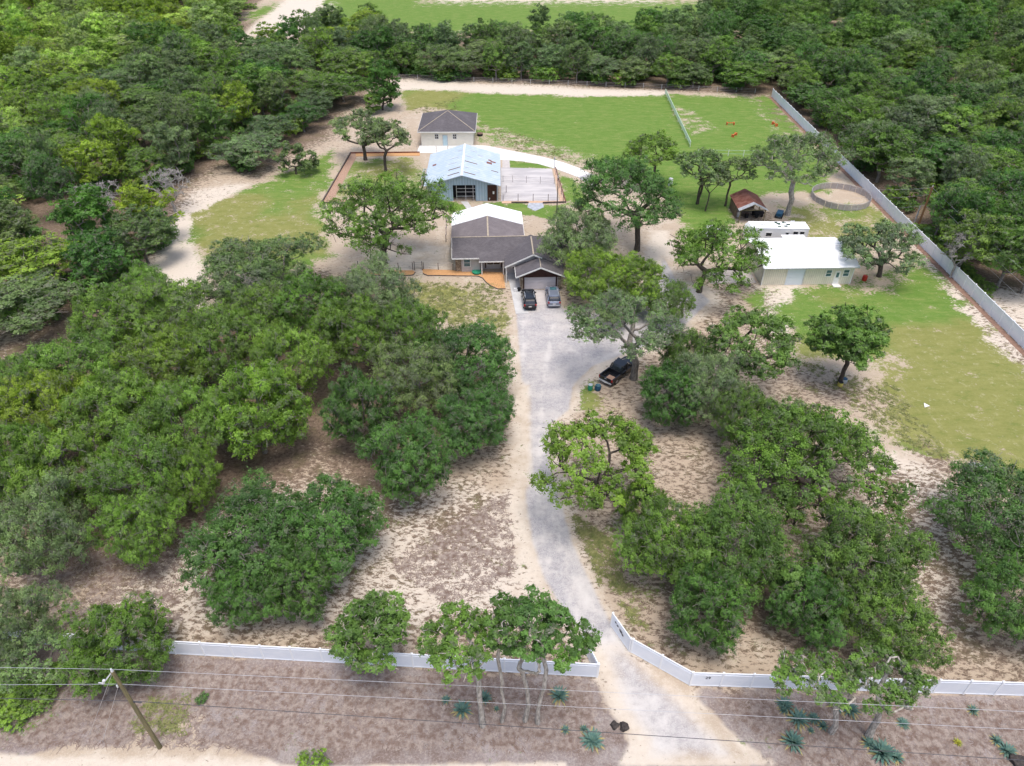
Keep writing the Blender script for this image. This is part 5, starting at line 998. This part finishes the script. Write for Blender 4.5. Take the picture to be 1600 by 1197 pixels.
wire_fence('yard_fence', [W(698, 345), W(697, 378), W(709, 378)], 1.3, 'wire fence at the left rear corner of the house', 2.5, 'timber', wmat='mesh')
wire_fence('tape_fence', [W(1039, 147), W(1078, 230)], 1.3, 'pale green tape fence running straight across the back field', 6., 'trim', wires=(.5, .9, 1.25), wmat='tape', wth=.12)
wire_fence('tape_fence', [W(1090, 243), W(1185, 245)], 1.3, 'thin tape fence behind the bare-stemmed trees', 3.5, 'trim', wires=(.5, 1.2), wmat='tape', wth=.05)
wire_fence('pad_fence', [W(652, 238), W(682, 238), W(700, 238)], 1.3, 'light wire fence between the cream building and the barn', 3, 'mesh', wmat='mesh')
wire_fence('field_fence', [(-31, 206), (0, 201.5), (30, 197.5), (63, 192)], 1.3, 'low wire fence at the foot of the tree belt behind the field', 5, 'tin', wmat='mesh', wth=.04)
# round pen
RP = empty('round_pen', (60.1, 123.8, 0), 0, 'round pen of grey mesh panels beside the right boundary fence', 'animal pen'); mb = MB(); tr = MB(); N_ = 28
cs = [Vector((5.1*math.cos(2*math.pi*k/N_), 5.1*math.sin(2*math.pi*k/N_), 0)) for k in range(N_)]
for k in range(N_):
    a, b = cs[k], cs[(k+1) % N_]; u = (b-a).normalized()*.04
    mb.bar(a+u+Vector((0, 0, .6)), b-u+Vector((0, 0, .6)), .025, 1.0)
    tr.bar(a+Vector((0, 0, 1.22)), b+Vector((0, 0, 1.22)), .05)
mb.build('mesh_skirt', M['mesh'], RP); tr.build('top_rail', M['tin'], RP); p0 = None
for c in cs[::2]:
    if p0 is None: p0 = MB().box(-.03, .03, -.03, .03, 0, 1.25).build('post', M['tin'], RP); o = p0
    else: o = p0.copy(); COL.objects.link(o); o.parent = RP
    o.location = c
# ---------------------------------------------------------------- poles and wires
PB = W(250, 1168); PH = zat(PB.y, 1049)
U = empty('utility_pole', (PB.x, PB.y, 0), 0, 'mossy wooden utility pole with guy wires in the lower left corner', 'utility pole')
MB().tube([(0,0,-.2),(0,0,PH*.5),(0,0,PH)], [.17,.145,.12], 12).build('pole', M['wood'], U)
MB().tube([(0,0,PH),(0,0,PH+.28)], [.09,.05], 8).build('insulator', M['porc'], U); MB().tube([(-.18,-.1,PH*.83),(-.18,-.1,PH*.83+.22)], [.06,.05], 8).build('insulator', M['porc'], U)
MB().bar((-.12,-.05,PH-.15), (-.62,-.25,PH-.75), .06).tube([(-.75,-.3,PH-.9),(-.6,-.3,PH-.55)], .09, 8).bar((-.75, -.3, PH-.9), (-1.0, -.35, PH-.75), .05).build('bracket', M['porc'], U)
MB().tube([(.16,0,PH*.62),(.16,0,PH*.62+.14),(.7,-.06,PH*.62+.1)], .05, 8).build('cable_clamp', M['cable'], U)
g1, g2 = W(140, 1147)-U.location, W(160, 1160)-U.location
for (a, b) in (((0, -.1, PH-.1), g1), ((-.18, -.1, PH*.83), g2)): MB().tube([a, b], .014, 5).build('guy_wire', M['wire'], U)
def wire(name, p0, p1, r, mat, label, sag=.35, ext=1.0):
    a, b = Vector(p0), Vector(p1); P = [a+(b-a)*t+Vector((0, 0, -sag*4*t*(1-t))) for t in np.linspace(0, 1, 25)]
    tag(MB().tube(P, r, 5).build(name, M[mat]), label, 'wire')
def wpt(px, py, z): return W(px, py, z)
z1, z2, z3 = PH+.25, PH*.83+.2, PH*.64
for (zz, L0, R0, r, mt, lab) in ((z1, (0, 1043), (1600, 1112), .013, 'wire', 'uppermost bare wire running along the road at the pole top'), (z2, (0, 1070), (1600, 1140), .013, 'wire', 'middle bare wire running along the road'), (z3, (0, 1091), (1600, 1188), .022, 'cable', 'lowest dark cable running along the road')):
    A_, B_ = wpt(L0[0], L0[1], zz), wpt(R0[0], R0[1], zz+(.0)); pp = Vector((PB.x, PB.y, zz)); dl = (A_-pp); dr = (B_-pp)
    P = [pp+dl*2.5]+[pp+dl*(.5)]+[pp]+[pp+dr*t for t in (.25, .5, .75, 1, 1.4)]
    tag(MB().tube(P, r, 5).build('overhead_wire', M[mt]), lab, 'wire')
RPp = W(1434, 354); h2 = zat(RPp.y, 292)
U2 = empty('utility_pole', (RPp.x, RPp.y, 0), 0, 'brown wooden utility pole just beyond the right boundary fence', 'utility pole'); MB().tube([(0,0,-.2),(0,0,h2)], [.19,.14], 10).build('pole', M['woodb'], U2); MB().tube([(0,0,h2),(0,0,h2+.25)], [.08,.05], 8).build('insulator', M['porc'], U2)
q = W(1429, 347); MB_ = MB().tube([(0,0,-.1),(0,0,zat(q.y, 322))], [.12,.10], 10); U3 = empty('short_pole', (q.x, q.y, 0), 0, 'short grey pole beside the brown utility pole', 'pole'); MB_.build('pole', M['tin'], U3); MB().box(-.1, .1, -.16, -.1, 1.2, 1.7).build('meter_box', M['tin'], U3)
for k, (zz, L0, R0) in enumerate(((h2-.1, (1330, 294), (1640, 455)), (h2-1.3, (1330, 309), (1640, 480)), (h2-3.2, (1330, 325), (1640, 505)))):
    pp = Vector((RPp.x, RPp.y, zz)); A_, B_ = W(L0[0], L0[1], zz), W(R0[0], R0[1], zz-.0)
    wire('overhead_wire', pp, B_, .010, 'wire', '%s wire from the brown pole down to the right picture edge' % ['top', 'middle', 'lowest'][k]); wire('overhead_wire', pp, A_, .010, 'wire', '%s wire from the brown pole leftward in front of the woods' % ['top', 'middle', 'lowest'][k])
q = W(870, 332); hh = zat(q.y, 274); U4 = empty('thin_pole', (q.x, q.y, 0), 0, 'thin dark pole at the right corner of the sand paddock', 'pole'); MB().tube([(0,0,-.1),(0,0,hh)], [.1,.07], 8).build('pole', M['timber'], U4); MB().tube([(0,-.1,hh-.4),(0,-.1,hh)], .09, 8).build('lamp_head', M['tin'], U4)
q = W(866, 264); U5 = empty('thin_pole', (q.x, q.y, 0), 0, 'short thin pole at the back corner of the sand paddock', 'pole'); MB().tube([(0,0,-.1),(0,0,2.4)], [.07,.05], 8).build('pole', M['tin'], U5); MB().box(-.15, .15, -.1, -.05, 1.9, 2.3).build('plate', M['tin'], U5)
# ---------------------------------------------------------------- agaves, rocks, small things
def agave_mesh(seed, n, R, dry):
    r = random.Random(seed); g_ = MB(); d_ = MB()
    for k in range(n):
        t = k/n; a = k*2.399+r.uniform(-.15, .15); el = .12+1.15*t*t if k > dry else .05; L = R*(1.05-.35*t)*r.uniform(.85, 1.1); wd_ = .085*R/.8*r.uniform(.9, 1.1)
        u = Vector((math.cos(a), math.sin(a), 0)); s = Vector((-u.y, u.x, 0)); rings = []
        for f, ww in ((.04, .6), (.3, 1.), (.6, .8), (.85, .4), (1., .04)):
            c = u*(L*f*math.cos(el*(1-.25*f)))+Vector((0, 0, .05+L*f*math.sin(el)-.22*R*f*f*(1 if el < .5 else .3)+.12*R*f)); c.z = max(c.z, .02)
            rings.append([c-s*wd_*ww+Vector((0, 0, .03*ww)), c-Vector((0, 0, .02)), c+s*wd_*ww+Vector((0, 0, .03*ww)), c+Vector((0, 0, .01))])
        (d_ if k <= dry else g_).loft(rings)
    return g_, d_
protos = []
AG = [(697,1094,.5,'small agave left of the forked pale-stemmed verge oak'),(722,1110,.95,'large agave in front of the forked pale-stemmed verge oak'),(757,1092,.7,'agave behind the forked trunk of the verge oak'),(776,1108,.3,'tiny agave between the second and forked verge trunks'),
 (874,1088,.95,'agave near the white fence end, right of the pale stems'),(925,1157,1.05,'large agave left of the two dark rocks'),(883,1141,.45,'small yellowish agave left of the large one near the rocks'),(912,1140,.4,'small agave tucked behind the large one near the rocks'),
 (1226,1102,.8,'upper left agave of the cluster right of the drive apron'),(1224,1110,.5,'small agave below the upper left one of the cluster'),(1247,1124,1.05,'largest blue agave in the cluster right of the drive apron'),(1271,1124,.6,'agave right of the largest blue one'),(1285,1135,.5,'smaller agave at the lower right of the cluster'),(1267,1142,.35,'tiny agave below the cluster'),
 (1239,1160,1.0,'lone large agave at the edge of the drive apron'),(1309,1102,1.0,'agave under the limbs of the left twisted oak'),(1328,1110,.9,'agave between the two twisted oak trunks'),(1377,1178,1.15,'large agave at the foot of the right twisted oak'),(1357,1162,.7,'agave touching the trunk of the right twisted oak'),
 (1399,1184,.7,'agave right of the large one at the right twisted oak'),(1411,1131,.6,'small agave under the right limb of the right twisted oak'),(1386,1107,.4,'small agave close to the fence right of the twisted oaks'),(1519,1111,.55,'small agave close to the fence near the right picture edge'),(1573,1174,.8,'agave at the lower right corner beside the dark stump'),(1556,1158,.55,'small agave above the corner agave')]
for i, (x, y, r, lab) in enumerate(AG):
    p = W(x, y); o = empty('agave', p, i*1.1, lab, 'agave', 'agaves on the road verge'); r *= .97; o.scale = (r/.95, r/.95, r/.95*(.8+.4*((i*7) % 5)/4))
    if i < 3: g_, d_ = agave_mesh(i, [30, 36, 42][i], .95, [6, 9, 5][i]); protos.append((g_.build('leaves', M['agave'], o), d_.build('dry_leaves', M['agavey'], o)))
    else:
        for c in protos[i % 3]: c2 = c.copy(); COL.objects.link(c2); c2.parent = o
q = W(1496, 1161); o = empty('weed', q, 0, 'yellow-green weed alone on the grey verge at the right', 'weed'); g_, d_ = agave_mesh(9, 24, .4, 0); g_.build('leaves', vary('yellow_weed', (.38, .36, .04), (.25, .28, .05), 4, .7), o)
q = W(316, 1092); place(316, 1090, 10, .3, 'shrub', 'deep', 'tiny round dark green bush on the verge right of the pole', 'bush', name='bush'); 
def rock(px, py, r, label, mat='rock', name='rock', fl=.7, seed=0):
    bm = bmesh.new(); bmesh.ops.create_icosphere(bm, subdivisions=3, radius=r); rr = random.Random(seed+px)
    ph = [rr.uniform(0, 6) for _ in range(6)]
    for v in bm.verts:
        n_ = v.co.normalized(); k = 1+.16*math.sin(n_.x*4+ph[0])+.13*math.sin(n_.y*5+ph[1])+.1*math.sin(n_.z*6+n_.x*3+ph[2])+.05*math.sin(n_.x*13+ph[3])*math.sin(n_.y*11+ph[4]); v.co *= k; v.co.z *= fl
    me = D.meshes.new(name); bm.to_mesh(me); bm.free(); me.materials.append(M[mat]); o = link(name, me, None, W(px, py)+Vector((0, 0, r*fl*.5))); tag(o, label, name)
rock(960, 1134, .32, 'left of two dark rocks beside the drive apron'); rock(975, 1137, .34, 'right of two dark rocks beside the drive apron'); rock(1588, 1190, .5, 'dark stump-like rock at the lower right corner')
for i, (px, py, lab) in enumerate(((1141, 195, 'orange jump block on the field, left one of three'), (1147, 213, 'orange jump block on the field, nearest of three'), (1210, 196, 'orange jump block on the field, nearest the boundary fence'))):
    q = W(px, py); simple('jump_block', [('bar', MB().bar((-.9, 0, .45), (.9, 0, .45), .16), M['orangep']), ('support', MB().box(-.9, -.7, -.3, .3, 0, .6), M['orangep']), ('support', MB().box(.7, .9, -.3, .3, 0, .6), M['orangep'])], q, i*.9, lab, 'jump', 'orange blocks on the back field')
q = W(750, 212); simple('trough', [('basin', MB().tube([(0,0,0),(0,0,.5)], [.6,.66], 14), M['dark']), ('rim', MB().tube([(0,0,.5),(0,0,.56)], .7, 14), M['rustdark'])], q, 0, 'dark round trough right of the cream hip-roofed building', 'trough')
q = W(765, 313); simple('bucket', [('body', MB().tube([(0,0,0),(0,0,.6)], [.25,.3], 12), M['tin']), ('rim', MB().tube([(0,0,.6),(0,0,.64)], .32, 12), M['dark'])], q, 0, 'grey bucket at the barn front between blue wall and brown door', 'bucket')
q = W(811, 455); simple('planter', [('pot', MB().tube([(0,0,0),(0,0,.5)], [.2,.3], 12), M['dark']), ('bundle', MB().box(-.75, -.2, -.2, .3, .1, .45), M['trim'])], q, 0, 'dark pot with white bundle at the left garage corner', 'pot')
